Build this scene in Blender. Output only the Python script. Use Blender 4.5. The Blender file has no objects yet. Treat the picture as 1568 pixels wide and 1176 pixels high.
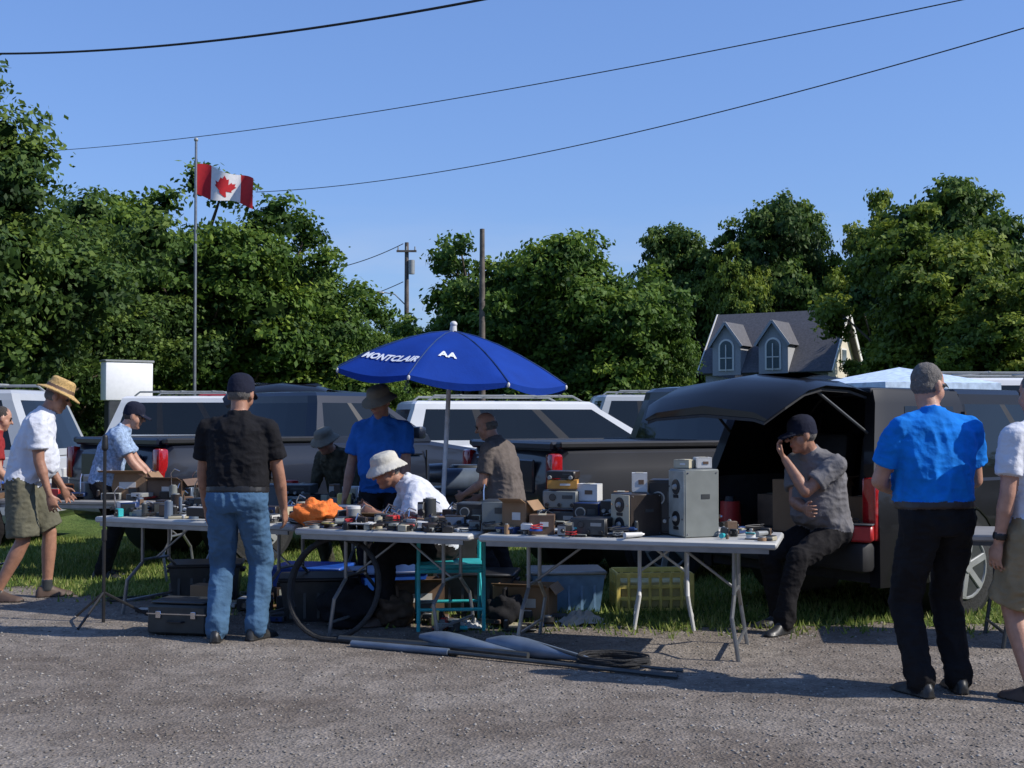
import bpy, bmesh, math, random
import numpy as np
from mathutils import Vector, Matrix, Euler, noise, Quaternion
from mathutils.bvhtree import BVHTree
R=math.radians
scene=bpy.context.scene
col=scene.collection
# ------------------------------------------------------------------ materials
_m={}
def mat(name,c,rough=.6,metal=0,var=.2,scale=12,bump=0.0,bscale=60,coat=0,spec=.5,detail=4):
    if name in _m: return _m[name]
    m=bpy.data.materials.new(name); m.use_nodes=True
    nt=m.node_tree; N=nt.nodes; L=nt.links
    p=N['Principled BSDF']; p.inputs['Roughness'].default_value=rough
    p.inputs['Metallic'].default_value=metal
    p.inputs['Specular IOR Level'].default_value=spec
    if coat: p.inputs['Coat Weight'].default_value=coat; p.inputs['Coat Roughness'].default_value=.06
    tc=N.new('ShaderNodeTexCoord'); nz=N.new('ShaderNodeTexNoise')
    nz.inputs['Scale'].default_value=scale; nz.inputs['Detail'].default_value=detail
    L.new(tc.outputs['Object'],nz.inputs['Vector'])
    cr=N.new('ShaderNodeValToRGB')
    cr.color_ramp.elements[0].position=.3; cr.color_ramp.elements[1].position=.7
    cr.color_ramp.elements[0].color=[x*(1-var) for x in c]+[1]
    cr.color_ramp.elements[1].color=[min(1,x*(1+var)) for x in c]+[1]
    L.new(nz.outputs['Fac'],cr.inputs['Fac']); L.new(cr.outputs['Color'],p.inputs['Base Color'])
    if bump:
        n2=N.new('ShaderNodeTexNoise'); n2.inputs['Scale'].default_value=bscale; n2.inputs['Detail'].default_value=3
        L.new(tc.outputs['Object'],n2.inputs['Vector'])
        b=N.new('ShaderNodeBump'); b.inputs['Strength'].default_value=bump; b.inputs['Distance'].default_value=.02
        L.new(n2.outputs['Fac'],b.inputs['Height']); L.new(b.outputs['Normal'],p.inputs['Normal'])
    _m[name]=m; return m
def cloth(name,c,var=.18,scale=9): return mat(name,c,.9,0,var,scale,.35,28,spec=.2)
def paint(name,c): return mat(name,c,.35,0,.05,3,coat=.5,spec=.3)
SKIN=mat('skin',(.44,.235,.16),.5,0,.12,30,.1,120)
SKIN2=mat('skin_tanned',(.33,.165,.105),.5,0,.15,30,.1,120)
EYE=mat('eye_dark',(.03,.02,.02),.2); LIP=mat('lips',(.34,.13,.10),.5)
HAIR=mat('hair_grey',(.15,.14,.13),.9,0,.22,60,.6,160,spec=.2); HAIRD=mat('hair_dark',(.05,.04,.035),.8,0,.3,90,.6,200)
BLACKP=mat('black_plastic',(.015,.015,.016),.45); RUBBER=mat('rubber',(.02,.02,.02),.85,0,.3,30,.3)
CHROME=mat('chrome',(.6,.6,.62),.2,1); STEEL=mat('grey_steel_tube',(.26,.27,.28),.35,.7,.15)
GLASS=mat('car_glass',(.010,.013,.015),.03,0,.1,2,spec=.45)
REDL=mat('tail_light_red',(.33,.01,.012),.15,0,.2,60,coat=1); WHT=mat('white_plastic',(.58,.58,.56),.45,0,.08)
LAMP=mat('headlight',(.6,.62,.63),.1,.3)
CARD=mat('cardboard',(.27,.165,.09),.85,0,.15,6,.1); BEIGE=mat('beige_enamel',(.44,.40,.29),.45,0,.08)
DBROWN=mat('dark_bakelite',(.028,.02,.016),.4); GREYE=mat('grey_enamel',(.19,.205,.19),.45,0,.1)
LGREY=mat('light_grey_metal',(.30,.31,.30),.4,.2,.12); DGREY=mat('dark_grey_metal',(.055,.06,.062),.4,.3)
NAVY=mat('navy_plastic',(.015,.04,.13),.4); BLUEP=mat('blue_plastic',(.012,.07,.36),.4); ORNG=mat('orange_cloth',(.80,.19,.03),.8,0,.2,12,.5,40)
YEL=mat('yellow_plastic',(.78,.62,.17),.45); TEAL=mat('teal_enamel',(.03,.38,.40),.4); REDP=mat('red_plastic',(.40,.025,.025),.35)
ALU=mat('dull_aluminium',(.13,.17,.23),.5,.3,.2,8); WOOD=mat('weathered_wood',(.12,.10,.085),.9,0,.35,5,.4,30)
BARK=mat('bark',(.09,.07,.05),.95,0,.4,4,.8,20); BROWN=mat('brown_paint',(.13,.08,.05),.6)
INT=mat('interior_grey',(.030,.030,.033),.9); UNDER=mat('black_trim',(.02,.02,.021),.6); SIGNW=mat('white_sign_paint',(.80,.80,.80),.5,0,.04)
# ------------------------------------------------------------------ mesh builder
class B:
    def __init__(s): s.v=[];s.f=[];s.m=[];s.mats=[]
    def mi(s,m):
        if m not in s.mats: s.mats.append(m)
        return s.mats.index(m)
    def add(s,V,F,m,M=None):
        o=len(s.v); k=s.mi(m)
        for p in V:
            p=Vector(p); s.v.append(M@p if M else p)
        for f in F: s.f.append([i+o for i in f]); s.m.append(k)
    def box(s,c,d,m,rot=(0,0,0),bev=0,M=None):
        T=Matrix.Translation(c)@Euler([R(a) for a in rot]).to_matrix().to_4x4()
        if M: T=M@T
        x,y,z=[k/2 for k in d]
        if bev:
            b=min(bev,x*.9,y*.9,z*.9); bm=bmesh.new(); bmesh.ops.create_cube(bm,size=1)
            for v in bm.verts: v.co=Vector((v.co.x*2*x,v.co.y*2*y,v.co.z*2*z))
            bmesh.ops.bevel(bm,geom=bm.edges[:],offset=b,segments=2 if b>.02 else 1,affect='EDGES',profile=.5)
            bm.verts.index_update()
            V=[v.co.copy() for v in bm.verts]; F=[[v.index for v in f.verts] for f in bm.faces]; bm.free()
            s.add(V,F,m,T); return
        V=[(-x,-y,-z),(x,-y,-z),(x,y,-z),(-x,y,-z),(-x,-y,z),(x,-y,z),(x,y,z),(-x,y,z)]
        s.add(V,[(0,3,2,1),(4,5,6,7),(0,1,5,4),(1,2,6,5),(2,3,7,6),(3,0,4,7)],m,T)
    def loft(s,rings,m,cap=True,M=None,closed=True):
        n=len(rings[0]); V=[p for r in rings for p in r]; F=[]
        for i in range(len(rings)-1):
            for j in range(n if closed else n-1):
                k=(j+1)%n; F.append((i*n+j,i*n+k,(i+1)*n+k,(i+1)*n+j))
        if cap: F.append(list(range(n))[::-1]); F.append([(len(rings)-1)*n+j for j in range(n)])
        s.add(V,F,m,M)
    def cyl(s,a,b,r1,r2,m,n=12,M=None,sq=1,ax=None):
        a=Vector(a);b=Vector(b);d=(b-a).normalized()
        u=Vector(ax) if ax is not None else (Vector((0,0,1)) if abs(d.z)<.9 else Vector((1,0,0)))
        u=(u-d*u.dot(d)).normalized(); w=d.cross(u)
        rr=[[c+u*math.cos(t*2*math.pi/n)*r+w*math.sin(t*2*math.pi/n)*r*sq for t in range(n)] for c,r in((a,r1),(b,r2))]
        s.loft(rr,m,True,M)
    def cap(s,a,b,r1,r2,m,n=14,sq=1,ax=None):
        a=Vector(a);b=Vector(b);L=(b-a).length;d=(b-a).normalized()
        u=Vector(ax) if ax is not None else (Vector((0,0,1)) if abs(d.z)<.9 else Vector((1,0,0)))
        u=(u-d*u.dot(d)).normalized(); w=d.cross(u); P=[]
        for k in (80,50,22): P.append((-math.sin(R(k))*r1,math.cos(R(k))*r1))
        for k in (0,.33,.66,1): P.append((L*k,r1+(r2-r1)*k))
        for k in (22,50,80): P.append((L+math.sin(R(k))*r2,math.cos(R(k))*r2))
        s.loft([[a+d*h+u*math.cos(t*2*math.pi/n)*r+w*math.sin(t*2*math.pi/n)*r*sq for t in range(n)] for h,r in P],m)
    def ell(s,c,rad,m,A=None,nu=20,nv=12,M=None):
        c=Vector(c); A=A or Matrix.Identity(3); rr=[]
        for i in range(nv+1):
            ph=-math.pi/2+math.pi*(i+.02 if i==0 else (i-.02 if i==nv else i))/nv
            rr.append([c+A@Vector((rad[0]*math.cos(ph)*math.cos(t*2*math.pi/nu),rad[1]*math.cos(ph)*math.sin(t*2*math.pi/nu),rad[2]*math.sin(ph))) for t in range(nu)])
        s.loft(rr,m,True,M)
    def tube(s,pts,r,m,n=8,M=None):
        pts=[Vector(p) for p in pts]; rr=[]; u=None
        for i,p in enumerate(pts):
            d=(pts[min(i+1,len(pts)-1)]-pts[max(i-1,0)]).normalized()
            if u is None: u=Vector((0,0,1)) if abs(d.z)<.9 else Vector((1,0,0))
            u=(u-d*u.dot(d)).normalized(); w=d.cross(u)
            q=r[i] if isinstance(r,(list,tuple)) else r
            rr.append([p+(u*math.cos(t*2*math.pi/n)+w*math.sin(t*2*math.pi/n))*q for t in range(n)])
        s.loft(rr,m,True,M)
    def mesh(s,name):
        me=bpy.data.meshes.new(name); me.from_pydata([tuple(v) for v in s.v],[],s.f)
        for m in s.mats: me.materials.append(m)
        me.polygons.foreach_set('material_index',s.m); me.validate(); me.update(); return me
    def done(s,name,loc=(0,0,0),rz=0,ang=38,M=None):
        me=s.mesh(name); bm=bmesh.new(); bm.from_mesh(me); bmesh.ops.recalc_face_normals(bm,faces=bm.faces[:]); bm.to_mesh(me); bm.free()
        me.shade_smooth(); me.set_sharp_from_angle(angle=R(ang))
        o=bpy.data.objects.new(name,me); col.objects.link(o)
        if M is not None: o.matrix_world=M
        else: o.location=loc; o.rotation_euler=(0,0,R(rz))
        return o
# ------------------------------------------------------------------ world, sun, camera
w=bpy.data.worlds.new("World"); scene.world=w; w.use_nodes=True
nt=w.node_tree; sky=nt.nodes.new('ShaderNodeTexSky'); sky.sky_type='NISHITA'; sky.sun_disc=False
EL=R(39); AZ=R(-14)
S=Vector((math.cos(EL)*math.cos(AZ),math.cos(EL)*math.sin(AZ),math.sin(EL)))
sky.sun_elevation=EL; sky.sun_rotation=math.atan2(S.x,S.y); sky.air_density=1.3; sky.dust_density=.3; sky.ozone_density=3.0
bg=nt.nodes['Background']; bg.inputs['Strength'].default_value=.12
mu=nt.nodes.new('ShaderNodeMixRGB'); mu.blend_type='MULTIPLY'; mu.inputs[0].default_value=1; mu.inputs[2].default_value=(.78,.93,1.33,1)
mx=nt.nodes.new('ShaderNodeMixRGB'); mx.inputs[0].default_value=.38; mx.inputs[2].default_value=(1.65,3.05,6.6,1)
nt.links.new(sky.outputs[0],mu.inputs[1]); nt.links.new(mu.outputs[0],mx.inputs[1])
# thin haze clouds low over the horizon
tc=nt.nodes.new('ShaderNodeTexCoord'); mp=nt.nodes.new('ShaderNodeMapping'); mp.inputs['Scale'].default_value=(3,3,14); nt.links.new(tc.outputs['Generated'],mp.inputs[0])
cn=nt.nodes.new('ShaderNodeTexNoise'); cn.inputs['Scale'].default_value=2.2; cn.inputs['Detail'].default_value=5; nt.links.new(mp.outputs[0],cn.inputs['Vector'])
cm=nt.nodes.new('ShaderNodeMapRange'); cm.inputs['From Min'].default_value=.46; cm.inputs['From Max'].default_value=.68; cm.inputs['To Max'].default_value=.55; nt.links.new(cn.outputs['Fac'],cm.inputs['Value'])
sx=nt.nodes.new('ShaderNodeSeparateXYZ'); nt.links.new(tc.outputs['Generated'],sx.inputs[0])
hm_=nt.nodes.new('ShaderNodeMapRange'); hm_.inputs['From Min'].default_value=.07; hm_.inputs['From Max'].default_value=.17; hm_.inputs['To Min'].default_value=1; hm_.inputs['To Max'].default_value=0; nt.links.new(sx.outputs['Z'],hm_.inputs['Value'])
mm=nt.nodes.new('ShaderNodeMath'); mm.operation='MULTIPLY'; nt.links.new(cm.outputs[0],mm.inputs[0]); nt.links.new(hm_.outputs[0],mm.inputs[1])
cx_=nt.nodes.new('ShaderNodeMixRGB'); cx_.inputs[2].default_value=(4.6,5.2,6.6,1); nt.links.new(mm.outputs[0],cx_.inputs[0]); nt.links.new(mx.outputs[0],cx_.inputs[1]); nt.links.new(cx_.outputs[0],bg.inputs[0])
sl=bpy.data.lights.new('sun','SUN'); sl.energy=5.0; sl.angle=R(.5); sl.color=(1,.94,.85)
so=bpy.data.objects.new('sun',sl); so.rotation_euler=S.to_track_quat('Z','Y').to_euler(); so.location=(30,-8,30); col.objects.link(so)
cd=bpy.data.cameras.new('camera'); cam=bpy.data.objects.new('camera',cd); col.objects.link(cam); scene.camera=cam
cd.sensor_width=36; cd.lens=43.6; cd.clip_end=2000; cam.location=(0,0,1.5); cam.rotation_euler=(R(91.57),0,0)
scene.view_settings.view_transform='Standard'; scene.view_settings.look='None'; scene.view_settings.exposure=0
# ------------------------------------------------------------------ ground
def nodes_ground(name,cols,scales,bump,rough=.95,vr=(.8,1.22),br=(.72,1.28)):
    m=bpy.data.materials.new(name); m.use_nodes=True; nt=m.node_tree; N=nt.nodes; L=nt.links
    p=N['Principled BSDF']; p.inputs['Roughness'].default_value=rough; p.inputs['Specular IOR Level'].default_value=.15
    tc=N.new('ShaderNodeTexCoord')
    def nz(sc,d=6):
        n=N.new('ShaderNodeTexNoise'); n.inputs['Scale'].default_value=sc; n.inputs['Detail'].default_value=d; n.inputs['Roughness'].default_value=.65
        L.new(tc.outputs['Object'],n.inputs['Vector']); return n
    a=nz(scales[0]); b=nz(scales[1],4)
    r1=N.new('ShaderNodeValToRGB'); r1.color_ramp.elements[0].position=.38; r1.color_ramp.elements[1].position=.62
    r1.color_ramp.elements[0].color=cols[0]+(1,); r1.color_ramp.elements[1].color=cols[1]+(1,)
    L.new(a.outputs['Fac'],r1.inputs['Fac'])
    r2=N.new('ShaderNodeMapRange'); r2.inputs['From Min'].default_value=.3; r2.inputs['From Max'].default_value=.7; r2.inputs['To Min'].default_value=br[0]; r2.inputs['To Max'].default_value=br[1]
    L.new(b.outputs['Fac'],r2.inputs['Value'])
    mx=N.new('ShaderNodeMixRGB'); mx.blend_type='MULTIPLY'; mx.inputs['Fac'].default_value=1
    L.new(r1.outputs[0],mx.inputs[1]); L.new(r2.outputs[0],mx.inputs[2])
    v=N.new('ShaderNodeTexVoronoi'); v.inputs['Scale'].default_value=scales[2]; L.new(tc.outputs['Object'],v.inputs['Vector'])
    sep=N.new('ShaderNodeRGBToBW'); L.new(v.outputs['Color'],sep.inputs[0])
    r3=N.new('ShaderNodeMapRange'); r3.inputs['To Min'].default_value=vr[0]; r3.inputs['To Max'].default_value=vr[1]
    L.new(sep.outputs[0],r3.inputs['Value'])
    m2=N.new('ShaderNodeMixRGB'); m2.blend_type='MULTIPLY'; m2.inputs['Fac'].default_value=1
    L.new(mx.outputs[0],m2.inputs[1]); L.new(r3.outputs[0],m2.inputs[2]); L.new(m2.outputs[0],p.inputs['Base Color'])
    bp=N.new('ShaderNodeBump'); bp.inputs['Strength'].default_value=bump; bp.inputs['Distance'].default_value=.015
    ad=N.new('ShaderNodeMath'); ad.operation='ADD'; L.new(b.outputs['Fac'],ad.inputs[0]); L.new(v.outputs['Distance'],ad.inputs[1])
    L.new(ad.outputs[0],bp.inputs['Height']); L.new(bp.outputs[0],p.inputs['Normal'])
    return m
GRAV=nodes_ground('gravel_lot',((.135,.112,.092),(.225,.198,.170)),(.7,6,60),.55,vr=(.74,1.28))
GRASSM=nodes_ground('grass_ground',((.06,.10,.02),(.13,.17,.04)),(.8,12,40),.8,vr=(.6,1.4))
me=bpy.data.meshes.new('ground'); me.from_pydata([(-500,-60,0),(500,-60,0),(500,900,0),(-500,900,0)],[],[(0,1,2,3)]); me.materials.append(GRAV)
col.objects.link(bpy.data.objects.new('gravel_ground',me))
def gedge(x):
    base=9.0+ (.46*(-x) if x<0 else 0)+ (0.0 if x<3 else -.12*(x-3))
    base=min(base,12.0)
    return base+.35*noise.noise(Vector((x*1.3,3,0)))+.2*noise.noise(Vector((x*5,7,0)))
xs=[-80]+[-15+i*.08 for i in range(376)]+[80]
V=[];F=[]
for x in xs: V+= [(x,gedge(max(-15,min(15,x))),.004),(x,30,.004),(x,400,.004)]
for i in range(len(xs)-1):
    for k in (0,1): F.append((i*3+k,(i+1)*3+k,(i+1)*3+k+1,i*3+k+1))
me=bpy.data.meshes.new('grass_field'); me.from_pydata(V,[],F); me.materials.append(GRASSM)
col.objects.link(bpy.data.objects.new('grass_field',me))
def np_mesh(name,V,Q,mats,mi=None,tint=None,smooth=False):
    V=np.asarray(V,dtype=np.float32); Q=np.asarray(Q,dtype=np.int32)
    me=bpy.data.meshes.new(name); k=Q.shape[1]
    me.vertices.add(len(V)); me.vertices.foreach_set('co',V.ravel())
    me.loops.add(Q.size); me.loops.foreach_set('vertex_index',Q.ravel())
    me.polygons.add(len(Q)); me.polygons.foreach_set('loop_start',np.arange(0,Q.size,k,dtype=np.int32))
    for m in mats: me.materials.append(m)
    if mi is not None: me.polygons.foreach_set('material_index',np.asarray(mi,dtype=np.int32))
    me.update(calc_edges=True)
    if tint is not None:
        a=me.attributes.new('tint','FLOAT','POINT'); a.data.foreach_set('value',np.asarray(tint,dtype=np.float32))
    if smooth: me.shade_smooth()
    return me
def tintmat(name,c0,c1,c2,trans=.25,rough=.6):
    m=bpy.data.materials.new(name); m.use_nodes=True; nt=m.node_tree; N=nt.nodes; L=nt.links
    p=N['Principled BSDF']; p.inputs['Roughness'].default_value=rough; p.inputs['Specular IOR Level'].default_value=.25
    at=N.new('ShaderNodeAttribute'); at.attribute_name='tint'
    cr=N.new('ShaderNodeValToRGB'); e=cr.color_ramp.elements
    e[0].color=c0+(1,); e[1].color=c2+(1,); k=e.new(.5); k.color=c1+(1,)
    L.new(at.outputs['Fac'],cr.inputs['Fac']); L.new(cr.outputs[0],p.inputs['Base Color'])
    if trans:
        t=N.new('ShaderNodeBsdfTranslucent'); L.new(cr.outputs[0],t.inputs[0]); mx=N.new('ShaderNodeMixShader'); mx.inputs[0].default_value=trans
        L.new(p.outputs[0],mx.inputs[1]); L.new(t.outputs[0],mx.inputs[2]); L.new(mx.outputs[0],N['Material Output'].inputs[0])
    return m
rng=np.random.default_rng(5)
def stones(n,y0,y1,smin,smax):
    oc=np.array([[1,0,0],[0,1,0],[-1,0,0],[0,-1,0],[0,0,1],[0,0,-1]],dtype=float)
    tri=np.array([[0,1,4],[1,2,4],[2,3,4],[3,0,4],[1,0,5],[2,1,5],[3,2,5],[0,3,5]])
    y=y0*(y1/y0)**rng.random(n); x=(rng.random(n)*2-1)*(.48*y+.3)
    sz=smin+(smax-smin)*rng.random(n)**4
    a=rng.random(n)*6.28; d=oc[None]*(1+.5*(rng.random((n,6,1))-.5))
    d=d*sz[:,None,None]*np.array([1,.8,.45])
    X=d[:,:,0]*np.cos(a)[:,None]-d[:,:,1]*np.sin(a)[:,None]+x[:,None]
    Y=d[:,:,0]*np.sin(a)[:,None]+d[:,:,1]*np.cos(a)[:,None]+y[:,None]
    Z=d[:,:,2]+sz[:,None]*.1
    V=np.stack([X,Y,Z],2).reshape(-1,3); Q=(tri[None]+6*np.arange(n)[:,None,None]).reshape(-1,3)
    return V,Q,np.repeat(rng.random(n),6)
V,Q,t=stones(34000,5.0,11,.003,.015)
me=np_mesh('loose_gravel',V,Q,[tintmat('stone',(.11,.095,.08),(.20,.18,.155),(.36,.335,.30),0,.9)],None,t)
col.objects.link(bpy.data.objects.new('loose_gravel',me))
def grass(n):
    x=rng.random(n)*13-6; y=rng.random(n)**1.3*7+8.4
    e=np.array([gedge(v) for v in x]); k=(y>e-.5*rng.random(n)**3); x=x[k];y=y[k]; n=len(x)
    h=.02+.05*rng.random(n); wd=.006+.006*rng.random(n); a=rng.random(n)*6.28; l=(rng.random((n,2))-.5)*.06
    dx=np.cos(a)*wd; dy=np.sin(a)*wd; z=np.zeros(n)
    V=np.stack([np.stack([x-dx,y-dy,z],1),np.stack([x+dx,y+dy,z],1),np.stack([x+l[:,0],y+l[:,1],h],1)],1).reshape(-1,3)
    return V,np.arange(3*n).reshape(-1,3),np.repeat(rng.random(n),3)
V,Q,t=grass(90000)
me=np_mesh('grass',V,Q,[tintmat('grass_blade',(.10,.16,.03),(.20,.27,.055),(.36,.36,.13),.35)],None,t)
col.objects.link(bpy.data.objects.new('grass',me))
# ------------------------------------------------------------------ trees
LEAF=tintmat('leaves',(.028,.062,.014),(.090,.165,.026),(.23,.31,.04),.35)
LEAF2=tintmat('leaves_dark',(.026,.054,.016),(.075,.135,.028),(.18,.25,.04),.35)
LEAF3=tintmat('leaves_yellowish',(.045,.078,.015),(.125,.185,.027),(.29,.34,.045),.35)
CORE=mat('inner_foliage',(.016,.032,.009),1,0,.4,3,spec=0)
def csphere(n=4):
    V=[];Q=[]
    for ax in range(3):
        for sg in (-1,1):
            o=len(V)
            for i in range(n+1):
                for j in range(n+1):
                    p=[0,0,0]; p[ax]=sg; p[(ax+1)%3]=(-1+2*i/n)*sg; p[(ax+2)%3]=-1+2*j/n
                    V.append(Vector(p).normalized())
            for i in range(n):
                for j in range(n): Q.append((o+i*(n+1)+j,o+(i+1)*(n+1)+j,o+(i+1)*(n+1)+j+1,o+i*(n+1)+j+1))
    return np.array(V),np.array(Q)
CSV,CSQ=csphere()
def tree_mesh(name,h,rx,ry,zlow,seed,nleaf,ls,leafm,nl=50,trunk=.25,core=.5,lobe=(.12,.30),fill=1.0):
    g=np.random.default_rng(seed); cz=(h+zlow)/2; rz=(h-zlow)/2; mn=min(rx,rz)
    lobes=[]
    for i in range(nl):
        d=g.normal(size=3); d/=np.linalg.norm(d); r=.30+.68*g.random()**.65
        lr=(lobe[0]+(lobe[1]-lobe[0])*g.random())*mn*1.1
        if r>.85: lr*=.72
        bulge=1+.16*math.sin(3*math.atan2(d[1],d[0])+seed)+.12*math.sin(5*d[2]+seed*2)
        lobes.append((np.array([d[0]*rx*r*bulge,d[1]*ry*r*bulge,cz+d[2]*rz*r*.98]),lr))
    lobes.append((np.array([0,0,cz]),mn*.46*fill)); lobes.append((np.array([0,0,cz-rz*.4]),mn*.48*fill)); lobes.append((np.array([0,0,cz+rz*.3]),mn*.36*fill))
    C=np.array([l[0] for l in lobes]); RR=np.array([l[1] for l in lobes]); LT=g.random(len(lobes))
    per=30; ncl=int(nleaf/per/.7); wts=RR**2/np.sum(RR**2); idx=g.choice(len(lobes),ncl,p=wts)
    d=g.normal(size=(ncl,3)); d/=np.linalg.norm(d,axis=1)[:,None]
    cp=C[idx]+d*(RR[idx]*(.70+.50*g.random(ncl)))[:,None]*np.array([1,1,.85])
    dist=np.min(np.linalg.norm(cp[:,None]-C[None],axis=2)/RR[None],axis=1)
    keep=(dist>.6)&(cp[:,2]>.15); cp=cp[keep]; d=d[keep]; idx=idx[keep]; ncl=len(cp)
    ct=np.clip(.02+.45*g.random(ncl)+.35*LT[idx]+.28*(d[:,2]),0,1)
    n=ncl*per
    P=np.repeat(cp,per,0)+g.normal(size=(n,3))*(.15+.6*ls)*np.array([1,1,.5])
    out=np.repeat(d,per,0)+.7*g.normal(size=(n,3))+np.array([0,0,.45]); out/=np.linalg.norm(out,axis=1)[:,None]
    a=g.normal(size=(n,3)); a-=out*np.sum(a*out,1)[:,None]; a/=np.linalg.norm(a,axis=1)[:,None]; b=np.cross(out,a)
    s=ls*(.55+.8*g.random(n))[:,None]
    V=np.stack([P-a*s,P+b*s*.6,P+a*s,P-b*s*.6],1).reshape(-1,3); Q=np.arange(4*n).reshape(-1,4)
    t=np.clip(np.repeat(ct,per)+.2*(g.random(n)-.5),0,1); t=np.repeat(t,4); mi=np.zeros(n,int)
    Vs=[V];Qs=[Q];ts=[t];ms=[mi]; off=len(V)
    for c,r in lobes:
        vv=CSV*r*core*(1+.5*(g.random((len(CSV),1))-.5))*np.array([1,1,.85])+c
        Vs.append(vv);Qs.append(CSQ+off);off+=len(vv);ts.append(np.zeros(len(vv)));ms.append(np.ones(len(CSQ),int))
    bb=B(); bb.tube([(0,0,-.1),(.05,0,zlow*.5+.3),(0,.05,cz*.8),(0,0,h*.8)],[trunk,trunk*.8,trunk*.55,trunk*.15],BARK,8)
    for c,r in lobes[:26]:
        z0=max(zlow*.6+.3,c[2]-r-1.2-abs(c[0])*.4); z0=min(z0,c[2])
        bb.tube([(0,0,z0),(c[0]*.4,c[1]*.4,z0+(c[2]-z0)*.35),(c[0]*.95,c[1]*.95,c[2]+r*.3)],[trunk*.4,trunk*.25,trunk*.08],BARK,6)
    bv=np.array([tuple(v) for v in bb.v]); bf=[f for f in bb.f if len(f)==4]
    Vs.append(bv);Qs.append(np.array(bf)+off);ts.append(np.zeros(len(bv)));ms.append(np.full(len(bf),2))
    return np_mesh(name,np.concatenate(Vs),np.concatenate(Qs),[leafm,CORE,BARK],np.concatenate(ms),np.concatenate(ts))
def put(name,me,loc,rz=0,sc=(1,1,1)):
    o=bpy.data.objects.new(name,me); o.location=loc; o.rotation_euler=(0,0,R(rz)); o.scale=sc; col.objects.link(o); return o
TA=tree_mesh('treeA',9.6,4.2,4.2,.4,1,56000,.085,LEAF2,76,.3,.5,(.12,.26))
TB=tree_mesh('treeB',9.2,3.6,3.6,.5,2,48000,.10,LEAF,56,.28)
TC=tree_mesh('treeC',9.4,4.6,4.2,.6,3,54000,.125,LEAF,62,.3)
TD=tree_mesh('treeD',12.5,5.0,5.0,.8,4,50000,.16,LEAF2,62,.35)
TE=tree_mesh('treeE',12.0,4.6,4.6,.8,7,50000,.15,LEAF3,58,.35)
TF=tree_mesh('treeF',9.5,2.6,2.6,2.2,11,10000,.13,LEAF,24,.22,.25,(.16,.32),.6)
put('added_unseen_tree',TA,(-13.0,29,0),20); put('added_unseen_tree',TA,(-12.2,33.5,0),140,(.8,.8,.78)) 
put('added_unseen_tree',TB,(-9.9,38.5,0),0,(1,1,1.0)); put('added_unseen_tree',TB,(-7.3,40,0),100,(.85,.9,.88)); put('added_unseen_tree',TC,(-13.8,43,0),50,(.9,.9,1.02))
put('added_unseen_tree',TB,(-5.4,45,0),200,(.48,.5,.60))
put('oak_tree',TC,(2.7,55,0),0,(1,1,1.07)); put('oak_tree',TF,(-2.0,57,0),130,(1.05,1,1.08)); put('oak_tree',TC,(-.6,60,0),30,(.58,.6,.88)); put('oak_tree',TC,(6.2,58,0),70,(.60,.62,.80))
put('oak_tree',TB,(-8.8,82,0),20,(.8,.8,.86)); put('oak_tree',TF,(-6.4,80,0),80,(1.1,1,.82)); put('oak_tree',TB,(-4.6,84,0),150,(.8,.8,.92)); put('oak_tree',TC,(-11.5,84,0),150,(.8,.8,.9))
put('added_unseen_tree',TE,(21.4,63,0),0,(1.0,1,1.05)); put('added_unseen_tree',TD,(25.4,70,0),60,(1.0,1,1.18)); put('added_unseen_tree',TE,(18.9,66,0),120,(.40,.43,.44))
put('added_unseen_tree',TD,(13.9,100,0),10,(.9,1,1.36)); put('added_unseen_tree',TD,(20.4,97,0),190,(1.05,1,1.50)); put('added_unseen_tree',TE,(28.5,95,0),80,(1.1,1,1.6)); put('added_unseen_tree',TE,(17.0,94,0),10,(.7,1,1.25)); put('added_unseen_tree',TB,(24.2,99,0),80,(1.1,1,1.85))
put('added_unseen_tree',TE,(23.1,56,0),200,(.75,.75,.74)); put('added_unseen_tree',TE,(11.6,99,0),40,(.5,.7,1.05)); put('oak_tree',TC,(7.6,72,0),160,(.60,.62,.80))
put('added_unseen_tree',TE,(38,88,0),10,(1.1,1,1.2));put('added_unseen_tree',TC,(-24,52,0),10,(1.3,1.3,1.2));put('added_unseen_tree',TA,(-19,30,0),70,(1,1,1))
for i,(x,y) in enumerate([(34,40),(37,31),(36,22),(38,13),(37,4),(39,-5),(36,-14),(30,-22),(22,-27),(13,-29),(4,-30),(-6,-29),(-16,-26),(34,-20)]):  # unseen trees added to keep bright horizon glow out of vehicle reflections
    put('added_unseen_tree',(TC,TB,TE)[i%3],(x,y,0),i*53,(1.15,1.15,.85))
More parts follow.
